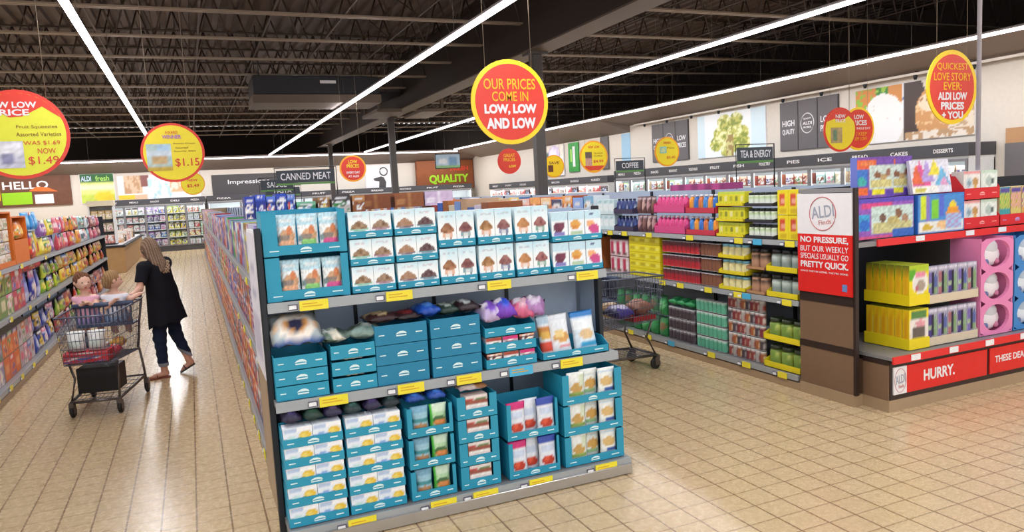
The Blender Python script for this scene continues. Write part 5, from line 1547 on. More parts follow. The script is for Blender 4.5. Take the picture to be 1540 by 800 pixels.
put('craft_kit', kit2, (5.45, 4.55, FZ), 0, None, 'wide purple craft kit box at the red display top shelf left end', 'box')
put('craft_kit', kit, (5.325, 4.555, FZ + .348), 0, None, 'upper left multicoloured craft kit box stacked on the wide purple one', 'box')
put('craft_kit', kit, (5.66, 4.645, FZ + .348), 0, None, 'second upper craft kit box, partly behind the drawing pads', 'box')
pad1 = pbox(.5, .03, .3, A('#e6e4f0', ('t', .0, .5, .2, .95, '#e05a9a'), ('t', .0, .3, .3, .9, '#e8683c'), ('t', .25, .6, .35, 1, '#b8a0e0'), ('t', .45, .8, .55, 1, '#f0e040'), ('t', .6, 1, .25, .8, '#6fb8e0'), ('t', .7, .95, .2, .5, '#e8a8d0'), ('r', 0, .65, .0, .2, '#f4f2ea'), ('e', .2, .1, .15, .06, '#d8cc5a'), speck=.2), flat('#c8c0d8'), None, 24, 16, name='drawing_pad')
pad2 = pbox(.6, .03, .345, A('#3a7fd0', ('r', .03, .97, .05, .97, '#4a90d8'), ('r', .06, .16, .35, .95, '#d8e82c'), ('r', .18, .25, .3, .95, '#8a7ac8'), ('r', .28, .44, .35, .85, '#7fd03c'), ('r', .44, .55, .4, .95, '#5a6fd8'), ('t', .6, .9, .5, .85, '#f0a030'), ('t', .66, .84, .66, .85, '#f0d838'),
            ('r', .03, .97, .04, .3, '#eceee8'), ('e', .2, .15, .12, .08, '#d8b83c'), ('e', .55, .2, .15, .1, '#f0c890'), ('c', .6, .95, .06, .45, '#9fd0f0', '#b89ad0', 14), speck=.12), flat('#2f6ac0'), flat('#3050a0'), 26, 18, name='drawing_pad')
for k in range(3):
    o = put('drawing_pad', pad2, (6.1, 4.53 + .034 * k, FZ), 0, None, ('front', 'middle', 'back')[k] + ' blue drawing pad with bright stripes, red display top shelf', 'pad', 'blue drawing pads')
for k in range(2):
    o = put('drawing_pad', pad1, (6.03 + .03 * k, 4.56 + .045 * k, FZ + .352), 0, None, ('front', 'back')[k] + ' pad with coloured paper triangles above the blue pads', 'pad', 'coloured paper pads')
    o.rotation_euler = (-.15, 0, 0)
REDC = mat('red_case', '#d8242c', .45)
wp = [pbox(.225, .12, .2, A('#efe9e4', ('r', 0, 1, .85, 1, '#e8a0a0'), ('e', .35, .45, .25, .25, '#d0dce0'), ('e', .35, .45, .12, .14, '#8fa8b4'), ('e', .72, .5, .16, .22, '#c89a5a'), ('r', .6, .8, .1, .3, '#e8c060'), speck=.14), flat('#d8cfc8'), None, 12, 12, name='toy_pack'),
      pbox(.225, .12, .2, A('#e6efe6', ('r', 0, 1, .85, 1, '#c8dcc8'), ('e', .5, .5, .2, .25, '#b8c8c0'), ('r', .6, .75, .35, .6, '#5a6a68'), ('r', .1, .9, .1, .18, '#e8d0d0'), speck=.14), flat('#d0d8d0'), None, 12, 12, name='toy_pack')]
tb = tray(.49, .26, .105, .24, REDC, mlogo=mat('case_pink', '#f0a8a4', .5), side=.22)
for k in range(2):
    put('red_tray', tb, (6.64, 4.53, FZ + .265 * k), 0, None, f'{tier(k, 2)} red tray of white toy packs on the red display', 'tray', 'red trays')
    for i in range(2):
        put('toy_pack', wp[i], (6.52 + .235 * i, 4.545, FZ + .265 * k + .06), 0, None, f'{("grey ring", "pale green")[i]} toy pack in the {tier(k, 2)} red tray', 'toy pack', 'toy packs')
tb2 = tray(.5, .26, .105, .3, REDC, mlogo=mat('case_lilac', '#a8a0e0', .5), side=.2)
bk = [pbox(.15, .1, .3, A(c, ('c', 0, 1, .35, .95, d, e_, 8), ('r', .1, .9, .82, .95, '#5a4a9a'), speck=.15), flat('#c8b890'), None, 10, 14, name='toy_pack') for c, d, e_ in (('#3fa0a8', '#d8c860', '#7fb85c'), ('#d8c870', '#e8a0b0', '#c8b44a'), ('#e0b060', '#d8d890', '#b87a8a'))]
for q in range(2):
    put('red_tray', tb2, (7.14 + .51 * q, 4.53, FZ), 0, None, ('red tray of multicoloured books right of the white toy packs', 'last red tray at the right end of the red display')[q], 'tray', 'red trays')
    for i in range(3):
        put('toy_pack', bk[i], (6.98 + .16 * i + .51 * q, 4.545, FZ + .06), 0, None, f'{("teal", "yellow", "orange")[i]} patterned pack in the {("first", "second")[q]} book tray', 'toy pack', 'patterned packs')

# lower shelf
LZ = .471
YC = mat('yellow_case', '#f0d81c', .45)
yel = pbox(.235, .066, .33, A('#f0dc1e', ('r', 0, 1, .8, 1, '#b8d02c'), ('r', .0, .3, .6, .9, '#5fb02c'), ('e', .58, .55, .4, .3, '#f0ece6'), ('r', .35, .85, .66, .8, '#e890a8'), ('e', .6, .45, .22, .16, '#b0a090'), ('e', .4, .4, .1, .1, '#c86a7c'), speck=.1),
           A('#f0c81e', ('r', 0, 1, .85, 1, '#6a7a2c'), ('r', .2, .8, .1, .7, '#e8b020'), speck=.1), A('#a8b030'), 14, 14, name='play_set_box')
yel2 = pbox(.235, .066, .33, A('#f0dc1e', ('r', .1, .9, .75, .95, '#5a8a4a'), ('r', .05, 1, .25, .75, '#ece4dc'), ('r', .2, .8, .28, .55, '#6a6058'), ('e', .6, .62, .25, .1, '#e8a0a8'), ('r', .1, .9, .08, .2, '#e8c020'), speck=.12),
            A('#f0c81e', ('r', .2, .8, .1, .8, '#e0a018'), speck=.1), A('#a8b030'), 14, 14, name='play_set_box')
ytr = tray(.25, .46, .09, .1, YC, logo=False)
for k in range(2):
    z = LZ + .375 * k
    put('yellow_tray', ytr, (5.56, 4.32, z), 0, None, f'{tier(k, 2)} yellow tray of yellow play set boxes', 'tray', 'yellow trays')
    for i in range(6):
        put('play_set_box', (yel2, yel)[k], (5.56, 4.328 + .073 * i, z + .012), 0, None, f'{tier(k, 2)} row yellow play set box, {ORD[i + 1]} from the front', 'box', 'yellow play set boxes')
CRM = mat('cream_case', '#d8c8ae', .6)
ctr = tray(.63, .3, .075, .18, CRM, logo=False)
pen = [pbox(.118, .04, .27, A('#b4b0c4', ('r', .08, .34, .05, .84, a), ('r', .4, .62, .1, .8, '#22203a'), ('e', .8, .5, .16, .3, c_), ('r', .66, .95, .1, .3, '#8aa87a'), ('r', .0, 1, .86, .95, '#dcd8e4'), ('r', .05, .38, .35, .45, '#a8c098'), speck=.25), flat('#9a9ab0'), None, 12, 14, name='pen_set') for a, c_ in (('#4a3a8a', '#8fb08a'), ('#7f70b8', '#5a6aa8'), ('#b0707a', '#8aa878'))]
for k in range(2):
    z = LZ + .365 * k
    put('cream_tray', ctr, (6.0, 4.33, z), 0, None, f'{tier(k, 2)} cream tray of upright pen sets on the red display', 'tray', 'cream trays')
    for i in range(5):
        put('pen_set', pen[(i + k) % 3], (5.752 + .124 * i, 4.345, z + .05), 0, None, f'pen set, {place(i, 5)}, in the {tier(k, 2)} cream tray', 'pen set', 'pen sets')
for i in range(5):
    put('pen_set', pen[(i + 1) % 3], (5.752 + .124 * i, 4.42, LZ + .395), 0, None, f'pen set, {place(i, 5)}, second row of the upper cream tray', 'pen set', 'pen sets')
for q, (xa, xb, mm_, nm, cs) in enumerate(((6.34, 6.78, mat('pink_case', '#e888b8', .5), 'pink', ('#f0ecee', '#d8dce0')), (6.8, 7.24, mat('blue_case', '#3f86c8', .5), 'blue', ('#e8eef4', '#c0d0e0')))):
    t = empty('plush_case', ((xa + xb) / 2, 4.33, LZ), 0, f'{nm} cardboard case with three round windows of soft toys', 'display case', 'soft toy cases')
    w = xb - xa
    b = MB()
    b.box(-w / 2, w / 2, .28, .29, 0, .87, mm_)
    for x in (-w / 2, w / 2 - .012): b.box(x, x + .012, .004, .28, 0, .87, mm_)
    b.box(-w / 2 + .012, w / 2 - .012, .004, .28, 0, .008, mm_)
    b.build('shell', t)
    # front with three arched openings
    b = MB()
    for k in range(3):
        z0 = .29 * k
        hole = [(.175 * math.cos(a * PI / 10) * (1 if abs(math.cos(a * PI / 10)) < 2 else 1), z0 + .15 + .122 * math.sin(a * PI / 10)) for a in range(20)]
        n_ = 20
        outer = []
        for x, z in hole:
            dx, dz = x, z - (z0 + .155)
            sc = min((w / 2) / abs(dx) if abs(dx) > 1e-6 else 1e9, ((.135 if dz > 0 else .155)) / abs(dz) if abs(dz) > 1e-6 else 1e9)
            outer.append((dx * sc, z0 + .155 + dz * sc))
        for i in range(n_):
            j = (i + 1) % n_
            b.face([(outer[i][0], 0, outer[i][1]), (hole[i][0], 0, hole[i][1]), (hole[j][0], 0, hole[j][1]), (outer[j][0], 0, outer[j][1])][::-1], mm_)
            b.face([(hole[i][0], 0, hole[i][1]), (hole[j][0], 0, hole[j][1]), (hole[j][0], .03, hole[j][1]), (hole[i][0], .03, hole[i][1])], mm_)
    b.build('front', t)
    for k in range(3):
        b = MB()
        b.ell((0, 0, .112), (.17, .07, .108), FILM, 14, 8, lin(cs[0]))
        o = b.build('soft_toy', None, ((xa + xb) / 2, 4.44, LZ + .29 * k + .012))
        tag(o, f'white soft toy in the {tier(k, 3)} window of the {nm} case', 'soft toy', 'soft toys')
        b = MB()
        b.ell((.01, -.03, .185), (.1, .04, .075), FILM, 12, 8, lin(cs[1])); b.build('head', o)
        b = MB()
        b.ell((-.07, -.055, .06), (.03, .02, .03), FILM, 8, 6, lin('#6a7aa8')); b.build('paw', o)
        b = MB()
        b.ell((.07, -.055, .06), (.03, .02, .03), FILM, 8, 6, lin('#c87a9a')); b.build('paw', o)
o = put('purple_carton', plain_pack(.6, .2, .07, '#6a2f6c', '#8a3f8c', '#b05a9c'), (6.1, 4.75, LZ + .0), 0, None, 'long purple carton lying behind the cream trays', 'carton')

# ================================================================ HANGING DISCS
DY = mat('disc_yellow', '#f2dc2a', .45)
DLY = mat('disc_lime', '#e2e23a', .45)
LETY = mat('letter_yellow', '#f5b81c', .45)
LETB = mat('letter_brown', '#8a5a1c', .5)
LETR = mat('letter_red', '#d83a2c', .45)
def disc(name, x, y, z, r, ring, face, label, lines=(), ry=None, ringw=.1, z_top=None, swirl=None, photo=None, band=None):
    """double-sided round card hung on two wires; lines = (text, half width, height, z, material, bold) as fractions of r"""
    t = empty(name, (x, y, z), 0, label, 'hanging sign')
    n = 40
    b = MB()
    c = [(r * math.cos(2 * PI * i / n), r * math.sin(2 * PI * i / n)) for i in range(n)]
    b.plate(c, -.008, .008, ring)
    b.build('rim', t)
    b = MB()
    rf = r * (1 - ringw)
    c = [(rf * math.cos(2 * PI * i / n), rf * math.sin(2 * PI * i / n)) for i in range(n)]
    b.plate(c, -.0105, .0105, face)
    f = b.build('face', t)
    if band:
        z0, z1, m_ = band
        pts = []
        for s in range(13):
            zz = z0 + (z1 - z0) * s / 12
            pts.append((math.sqrt(max(0, 1 - zz * zz)) * rf, zz * rf))
        b = MB(); b.plate(pts + [(-px, pz) for px, pz in reversed(pts)], -.0125, -.009, m_); b.build('band', f)
    if swirl:
        pts = []
        for s in range(13):
            a = PI * (.13 + .74 * s / 12)
            pts.append((rf * math.cos(a), rf * math.sin(a)))
        b = MB(); b.plate(pts + [(-.35 * r, .5 * r), (-.15 * r, .38 * r), (.1 * r, .4 * r), (.5 * r, .62 * r)], -.0125, -.009, swirl); b.build('band', f)
    if photo:
        u0, u1, v0, v1, art = photo
        b = MB(); b.sheet(lambda u, v: (r * (u0 + (u1 - u0) * u), -.0135, r * (v0 + (v1 - v0) * v)), 8, 10, POSTER, art); b.build('product_picture', f)
    for s, w, h, zz, m_, bo, *xx in lines:
        lettering(s, 2 * w * r, h * r, m_, f, ((xx[0] if xx else 0) * r, -.0145, zz * r), bold=bo)
    for sx in (-1, 1):
        b = MB(); b.tube([(sx * r * .6, 0, r * .78), (sx * r * .6, 0, (z_top or 6.0) - z)], .0035, JCHORD_LIT, 4); b.build('hanging_wire', t)
    return t
WL, YL = WHITE, LETY
disc('hanging_disc', 3.43, 7.83, 2.98, .475, SIGNYEL, SIGNRED, 'big red disc with yellow rim reading OUR PRICES COME IN LOW',
     [('OUR PRICES', .67, .25, .42, YL, .01), ('COME IN', .47, .23, .13, YL, .01), ('LOW, LOW', .68, .26, -.18, WL, .05), ('AND LOW', .64, .26, -.5, WL, .05)], ringw=.105)
disc('hanging_disc', 9.2, 6.7, 3.01, .475, SIGNYEL, SIGNRED, 'red disc with yellow rim reading QUICKEST LOVE STORY EVER at right',
     [('QUICKEST', .62, .21, .54, YL, .01), ('LOVE STORY', .74, .21, .28, YL, .01), ('EVER:', .36, .21, .03, YL, .01), ('ALDI LOW', .58, .21, -.24, WL, .04), ('PRICES', .46, .21, -.5, WL, .04), ('+ YOU', .42, .2, -.75, WL, .04)], ringw=.12)
soda = A('#c8c8d8', ('r', .1, .9, .5, .9, '#e8e8ee'), ('r', .3, .7, .2, .5, '#8f8fb0'), speck=.25)
disc('hanging_disc', -1.61, 9.48, 2.86, .475, SIGNRED, DLY, 'largest yellow price disc with red rim at the left edge',
     [('NEW LOW', .5, .14, .66, WL, .03, -.1), ('PRICE', .36, .14, .49, WL, .03, -.12), ('Fruit Squeezies', .4, .09, .16, LETB, 0, .36), ('Assorted Varieties', .44, .09, .0, LETB, 0, .38), ('WAS $1.69', .36, .1, -.2, LETR, 0, .42),
      ('NOW', .18, .12, -.38, LETR, .0, .5), ('$1.49', .3, .2, -.6, LETR, .0, .42)], ringw=.075, swirl=SIGNRED, photo=(-.6, .05, -.75, -.15, soda))
disc('hanging_disc', -.14, 10.64, 2.7, .38, SIGNRED, DY, 'yellow price disc with red rim over the aisle reading $1.15',
     [('AWARD', .2, .1, .68, LETR, .0), ('WINNER', .3, .13, .53, mat('letter_mauve', '#b87ab0', .5), .03), ('Potato Crisps', .34, .06, .3, LETB, 0, .38), ('Assorted', .2, .06, .16, LETB, 0, .28), ('Family Size', .34, .06, .04, LETB, 0, .38), ('$1.15', .38, .3, -.35, LETR, .01, .42)],
     ringw=.08, photo=(-.82, -.05, -.6, .3, A('#b8d0d0', ('r', 0, 1, .55, .7, '#d0dce8'), ('r', .2, .8, .3, .5, '#c8a878'), ('r', 0, 1, 0, .15, '#c8a83c'), ('r', .4, .9, .75, .95, '#a8c8e0'), speck=.2)))
disc('hanging_disc', .12, 21.5, 2.59, .3, SIGNORA, DY, 'small yellow disc far down the aisle under the $1.15 disc', [('NEW', .4, .2, .3, LETR, .02), ('$2.49', .5, .3, -.2, LETR, .02)], ringw=.08)
disc('hanging_disc', 3.44, 16.87, 2.65, .3, SIGNORA, SIGNRED, 'orange and red disc right of the CANNED MEAT sign',
     [('LOW', .34, .26, .5, DY, .02), ('PRICES', .46, .26, .18, DY, .02), ('EVERY DAY', .5, .18, -.3, WL, .02), ('AT ALDI', .4, .16, -.58, WL, .02)], ringw=.12)
disc('hanging_disc', 7.04, 16.3, 2.66, .3, SIGNRED, SIGNRED, 'plain red disc with orange letters below the big red disc',
     [('GREAT', .5, .26, .45, LETY, .02), ('PRICES', .5, .26, .12, LETY, .02), ('LOW', .3, .2, -.4, DY, .02, .25)], ringw=.05)
disc('hanging_disc', 8.94, 17.73, 2.54, .3, SIGNORA, SIGNYEL, 'amber disc with a dark picture beside the column', [('SAVE', .5, .26, .3, LETB, .02)], ringw=.1, photo=(-.6, -.1, -.5, .1, A('#6a3a20', speck=.2)))
disc('hanging_disc', 8.79, 15.34, 2.65, .375, SIGNORA, DY, 'yellow disc with red lower edge near the coffee sign',
     [('NEW LOW', .4, .16, .6, LETR, .02), ('Ground', .3, .1, .22, LETB, 0, .3), ('Coffee', .3, .1, .05, LETB, 0, .3), ('$4.99', .36, .2, -.3, LETR, .02, .3)], ringw=.1, photo=(-.62, -.15, -.55, .3, A('#6a5a50', ('r', 0, 1, .0, .5, '#c89a90'), speck=.2)), band=(-.95, -.62, LETR))
disc('hanging_disc', 11.32, 16.0, 2.74, .375, SIGNORA, DY, 'yellow disc hanging before the small grey boards on right wall',
     [('AWARD', .3, .16, .6, LETR, .0), ('Pizza', .3, .1, .25, LETB, 0, .3), ('$3.85', .36, .2, -.4, LETR, .0, .3)], ringw=.1, photo=(-.6, -.05, -.1, .35, A('#8fc8c0', ('r', .2, .8, .2, .7, '#c8d8a0'), speck=.2)))
disc('hanging_disc', 10.29, 9.52, 2.71, .375, SIGNRED, DY, 'yellow and red disc half hidden by the low prices disc', [('NEW', .3, .16, .6, WL, .02), ('PRICE', .3, .16, .4, WL, .02)], ringw=.1, swirl=SIGNRED, photo=(-.6, .1, -.6, .1, A('#b8a070', ('r', .2, .6, .2, .8, '#6a8a6a'), speck=.25)))
disc('hanging_disc', 10.91, 9.69, 2.73, .375, SIGNYEL, SIGNRED, 'red LOW PRICES disc with thin yellow rim by the food poster',
     [('LOW', .3, .2, .55, WL, .03), ('PRICES', .5, .24, .28, WL, .03), ('EVERY SINGLE DAY', .72, .1, .02, WL, .01), ('WE KEEP', .5, .16, -.24, LETY, .0), ('THEM LOW', .5, .16, -.46, LETY, .0)], ringw=.1, band=(-.02, .06, SIGNRED))

# ---------------------------------------------------------------- blade signs over the runs
GRNB = mat('sign_green_base', '#5f8f4a', .5)
SGN = mat('sign_dark', '#3b4148', .5)
def blade(x, y, z, w, h, txt, label, zf=1.86, frame=True, tw=.86):
    t = empty('aisle_sign', (x, y, z), 0, label, 'aisle sign')
    b = MB(); b.box(-w / 2, w / 2, -.012, .012, 0, h, SGN, ch=.004); f = b.build('panel', t)
    lettering(txt, w * tw, h * .56, WHITE, f, (0, -.0135, h * .5), bold=.01)
    b = MB(); b.box(-w / 2, w / 2, -.014, .014, -.028, -.002, GRNB); b.build('base_strip', t)
    if frame:
        b = MB()
        b.tube([(w / 2 + .025, 0, zf - z), (w / 2 + .025, 0, h + .035), (-w / 2 - .02, 0, h + .035), (-w / 2 - .02, 0, zf - z)], .008, DARK, 6)
        b.build('frame', t)
    return t
blade(6.205, 7.0, 2.185, .53, .155, 'TEA & ENERGY', 'dark TEA AND ENERGY sign standing on the cans and jars run')
blade(6.37, 10.0, 2.195, .5, .15, 'COFFEE', 'dark COFFEE sign standing on the cans and jars run', tw=.6)
blade(1.49, 10.5, 2.24, .78, .17, 'CANNED MEAT', 'dark CANNED MEAT sign standing on the middle run')
blade(1.36, 13.0, 2.2, .52, .16, 'SAUCE', 'dark SAUCE sign behind the canned meat sign', tw=.6)
blade(1.95, 17.5, 2.15, .75, .16, 'PASTA', 'dark aisle sign furthest back on the middle run', tw=.5)

# ================================================================ TROLLEYS
WIRE = mat('trolley_wire', '#666b7c', .4, .4)
TFRM = mat('trolley_frame', '#6a625f', .35, .6)
TPLA = mat('trolley_plastic', '#3f4a63', .45)
RUB = mat('rubber', '#1c1a1c', .6)
def lerp(a, b, t): return tuple(x + (y - x) * t for x, y in zip(a, b))
def trolley(loc, rz, label, seat=True):
    t = empty('shopping_trolley', loc, rz, label, 'shopping cart', None)
    nb, nt_ = [(-.22, -.42, .53), (.22, -.42, .53)], [(-.25, -.46, 1.0), (.25, -.46, 1.0)]
    rb, rt = [(-.25, .38, .5), (.25, .38, .5)], [(-.3, .42, 1.03), (.3, .42, 1.03)]
    b = MB()
    def grid(p00, p10, p01, p11, nu, nv):
        for i in range(nu + 1):
            b.tube([lerp(p00, p10, i / nu), lerp(p01, p11, i / nu)], .0028, WIRE, 4, smooth=False)
        for j in range(nv + 1):
            b.tube([lerp(p00, p01, j / nv), lerp(p10, p11, j / nv)], .0034, WIRE, 4, smooth=False)
    grid(nb[0], nb[1], nt_[0], nt_[1], 13, 6)
    grid(nb[0], rb[0], nt_[0], rt[0], 22, 6)
    grid(nb[1], rb[1], nt_[1], rt[1], 22, 6)
    grid(nb[0], nb[1], rb[0], rb[1], 12, 16)
    b.tube([nt_[0], nt_[1], rt[1], rt[0]], .009, WIRE, 6, closed=True)
    b.build('basket', t)
    b = MB()
    for s in (-1, 1):
        b.tube([(s * .24, .36, .52), (s * .27, .40, .8), (s * .3, .46, 1.05)], .012, TFRM, 8)
        b.tube([(s * .25, .36, .52), (s * .26, .42, .3), (s * .27, .42, .16)], .013, TFRM, 8)
        b.tube([(s * .27, .42, .2), (s * .24, .1, .17), (s * .22, -.36, .15)], .014, TFRM, 8)
        b.tube([(s * .22, -.3, .53), (s * .2, -.24, .36), (s * .215, -.34, .16)], .012, TFRM, 8)
    b.tube([(-.22, -.36, .15), (.22, -.36, .15)], .014, TFRM, 8)
    b.tube([(-.26, .36, .5), (.26, .36, .5)], .01, TFRM, 8)
    b.tube([(-.27, .42, .2), (.27, .42, .2)], .01, TFRM, 8)
    b.build('frame', t)
    b = MB()
    for i in range(11):
        x = -.2 + .04 * i
        b.tube([(x, -.34, .16), (x * 1.15, .4, .2)], .003, WIRE, 4, smooth=False)
    for j in range(6):
        y = -.3 + .14 * j
        b.tube([(-.22 - .006 * j, y, .162 + .007 * j), (.22 + .006 * j, y, .162 + .007 * j)], .0035, WIRE, 4, smooth=False)
    b.build('lower_rack', t)
    b = MB(); b.tube([(-.3, .47, 1.06), (-.15, .475, 1.065), (.15, .475, 1.065), (.3, .47, 1.06)], .017, TPLA, 10); b.build('handle', t)
    if seat:
        b = MB()
        b.tube([(-.29, .17, 1.03), (.29, .17, 1.03)], .026, TPLA, 10)
        for i in range(13):
            x = -.26 + .52 * i / 12
            b.box(x - .007, x + .007, .165, .175, .82, 1.02, TPLA)
        b.box(-.27, .27, .16, .18, .8, .83, TPLA)
        b.box(-.27, .27, .18, .38, .80, .815, TPLA)
        b.build('child_seat', t)
    for sx in (-1, 1):
        for y, h in ((-.37, .15), (.42, .17)):
            x = sx * (.215 if y < 0 else .27)
            f = MB()
            f.box(x - .022, x + .022, y - .012, y + .03, .105, h, TFRM)
            for q in (-.024, .018): f.box(x + q, x + q + .006, y - .005, y + .05, .045, .13, TFRM)
            f = f.build('caster', t)
            b = MB()
            b.M = Matrix.Translation((x, y + .035, .062)) @ Matrix.Rotation(PI / 2, 4, 'Y')
            b.lathe([(.03, -.015), (.056, -.015), (.062, -.009), (.062, .009), (.056, .015), (.03, .015)], RUB, 18)
            b.build('wheel', f)
    return t
C1, R1 = (-.955, 8.54, 0), -.19
c1 = trolley(C1, R1, 'shopping trolley carrying two small children, pushed by the woman')
c2 = copy_thing(c1, (4.08, 6.78, 0), PI / 2 + .06, 'shopping trolley parked beyond the right end of the teal display')
M1 = Matrix.Translation(C1) @ Matrix.Rotation(R1, 4, 'Z')
M2 = Matrix.Translation((4.08, 6.78, 0)) @ Matrix.Rotation(PI / 2 + .06, 4, 'Z')
def inc(M_, r_, name, me, p, label, cat, rz=0.0, group=None, rx=0.0):
    o = put(name, me, tuple(M_ @ Vector(p)), 0, None, label, cat, group)
    o.rotation_euler = (rx, 0, r_ + rz)
    return o
egg = pouch(.175, .2, .15, A('#e9e6e2', ('r', 0, 1, .0, .2, '#d8d4d0'), ('r', .2, .8, .3, .5, '#d4dcd4'), ('e', .5, .62, .25, .1, '#f4f2f0'), speck=.08), 10, 10, name='milk_pack')
inc(M1, R1, 'meat_tray', plain_pack(.4, .22, .1, '#c8303a', '#d86a74', '#b02430'), (-.03, -.4, .545), 'flat red pack along the trolley nose', 'pack')
for i in range(2):
    inc(M1, R1, 'milk_pack', egg, (-.125 + .185 * i, -.385, .648), f'{("left", "right")[i]} white bundle on the red pack in the trolley', 'pack', 0, 'white bundles in the trolley')
inc(M1, R1, 'jar', cen(jar(.045, .13, A('#6ab0a8', ('r', 0, 1, .3, .5, '#c8e0dc')), '#d8d8d8'), .045), (.06, -.12, .545), 'teal green jar in the trolley', 'jar')
inc(M1, R1, 'tomato_pack', crinkle(.13, .13, .11, A('#d8203a', ('e', .6, .5, .2, .2, '#f6d8d8'), speck=.15), 301), (.15, -.17, .545), 'round bright red pack at trolley right side', 'pack')
inc(M1, R1, 'snack_bag', crinkle(.14, .13, .1, A('#e0a82c', ('e', .4, .5, .25, .25, '#b8482c'), speck=.2), 302), (.15, -.02, .6), 'yellow and brown bag at trolley right side', 'bag')
inc(M1, R1, 'snack_bag', crinkle(.24, .2, .2, A('#3a3f4a', ('e', .5, .5, .3, .3, '#5a6470'), speck=.2), 303), (-.08, -.08, .545), 'dark grey bag lying behind the white bundles', 'bag')
inc(M1, R1, 'tote_bag', pbox(.37, .3, .25, A('#131318', ('r', .0, 1, .82, .9, '#23232c'), speck=.2), flat('#131318'), flat('#1a1a20'), 8, 6, name='tote_bag'), (.0, -.24, .205), 'black bag lying on the lower rack of the trolley', 'bag')
inc(M2, R1 * 0 + PI / 2 + .06, 'snack_bag', crinkle(.3, .26, .16, A('#4a3a9a', ('e', .45, .5, .3, .3, '#d8d4ec'), ('r', 0, 1, .8, 1, '#2f2a6a'), speck=.15), 311), (-.06, -.12, .56), 'purple and white pack in the parked trolley', 'bag')
inc(M2, PI / 2 + .06, 'meat_tray', crinkle(.24, .26, .17, A('#9a6a58', ('e', .5, .5, .35, .3, '#c09080'), speck=.25), 312), (-.04, -.4, .58), 'brown meat pack at the nose of the parked trolley', 'pack')
inc(M2, PI / 2 + .06, 'meat_tray', plain_pack(.34, .3, .045, '#a02028', '#c04048', '#7a1820'), (0, -.4, .53), 'flat red tray under the meat in the parked trolley', 'tray')
inc(M2, PI / 2 + .06, 'snack_bag', crinkle(.22, .2, .18, A('#c8a070', ('e', .5, .5, .3, .3, '#e0d0b8'), speck=.25), 313), (.12, -.1, .55), 'tan bag on the far side of the parked trolley', 'bag')

# ================================================================ PEOPLE
def C3(n, h): return np.tile(np.array(lin(h)), (n, 1))
SK = '#d9a58e'
def fingers(base, d, side, up, r=.008, L=.06, curl=.6):
    """five fingers from a palm: d = forward, side = across, up = back of the hand; they curl towards -up"""
    base, d, side, up = (np.array(x, float) for x in (base, d, side, up))
    out = []
    for k, (o, l) in enumerate(((-1.5, .9), (-.5, 1.05), (.5, 1.0), (1.5, .8))):
        p = base + side * o * .018
        q = p + d * L * l * .55 - up * L * .18 * curl
        e = q + d * L * l * .3 - up * L * .6 * curl
        out += [(limb(p, q, r * 1.1, r), .004), (limb(q, e, r, r * .85), .004)]
    p = base - d * .04 - side * .028
    q = p - side * .02 + d * .03 - up * .012
    out += [(limb(p, q, r * 1.3, r * 1.1), .006), (limb(q, q + d * .026 - up * .014, r * 1.1, r * .9), .005)]
    return out

# ---- the woman
WO = (-.38, 9.6, 0)
wt = empty('person', WO, 0, 'person with long brown hair, black tunic and dark jeans pushing the trolley', 'person')
f_ = np.array([-.8, .55, -.12]); f_ /= np.linalg.norm(f_)
HC = np.array([-.115, .02, 1.535])
nose = HC + f_ * .095 + np.array([0, 0, -.012])
Ls, Le, Lw = (-.175, -.13, 1.325), (-.235, -.2, 1.09), (-.285, -.43, 1.065)
Rs, Re, Rw = (.045, .15, 1.345), (-.03, .2, 1.1), (-.06, .16, .88)
ld = np.array(Lw) - np.array(Le); ld /= np.linalg.norm(ld)
wbody = [limb((-.01, .03, .9), (-.05, .02, 1.3), .12, .13), (limb((-.05, .02, 1.36), tuple(HC - [0, 0, .06]), .05, .045), .02),
         (ball(tuple(HC), (.078, .078, .108)), .03), (ball(tuple(HC + f_ * .03 + [0, 0, -.06]), (.055, .055, .05)), .03),
         (limb(tuple(HC + f_ * .07 + [0, 0, .02]), tuple(nose), .01, .014), .012),
         (limb((-.05, .02, 1.33), Ls, .06, .055), .03), (limb((-.05, .02, 1.33), Rs, .06, .055), .03),
         (limb(Ls, Le, .05, .038), .02), (limb(Le, Lw, .038, .025), .015), (limb(Lw, tuple(np.array(Lw) + ld * .06), .026, .03), .01),
         (limb(Rs, Re, .05, .038), .02), (limb(Re, Rw, .038, .025), .015), (limb(Rw, (-.07, .15, .81), .026, .03), .01)]
wbody += fingers(np.array(Lw) + ld * .085, ld, np.array([-1, 0, 0]), np.array([0, 0, 1]), curl=.8)
wbody += fingers((-.072, .148, .79), (-.1, 0, -1), (-.8, .5, 0), (.5, .8, 0), curl=.35)
LH, LK, LA = (-.055, -.05, .84), (-.085, -.06, .48), (-.07, -.04, .1)
RH, RK, RA = (.05, .08, .84), (.085, .1, .5), (.195, .12, .155)
wbody += [(limb((-.01, .03, .9), LH, .12, .1), .05), (limb((-.01, .03, .9), RH, .12, .1), .05),
          (limb(LH, LK, .085, .056), .03), (limb(LK, (-.08, -.045, .3), .056, .052), .02), (limb((-.08, -.045, .3), LA, .052, .034), .02),
          (limb(RH, RK, .085, .056), .03), (limb(RK, (.14, .11, .33), .056, .052), .02), (limb((.14, .11, .33), RA, .052, .034), .02),
          (limb(LA, (-.055, -.035, .045), .036, .03), .02), (limb((-.06, -.035, .05), (-.17, -.07, .035), .034, .026), .02), (limb((-.17, -.07, .035), (-.225, -.09, .03), .03, .017), .015),
          (limb(RA, (.225, .125, .115), .036, .03), .02), (limb((.22, .125, .11), (.15, .115, .06), .034, .028), .02), (limb((.15, .115, .06), (.115, .11, .03), .028, .018), .015)]
def wcol(P):
    c = C3(len(P), SK)
    d = np.linalg.norm(P - (HC + f_ * .088 + np.array([0, 0, -.052])), axis=1)
    c[d < .02] = lin('#b8605c')
    return c
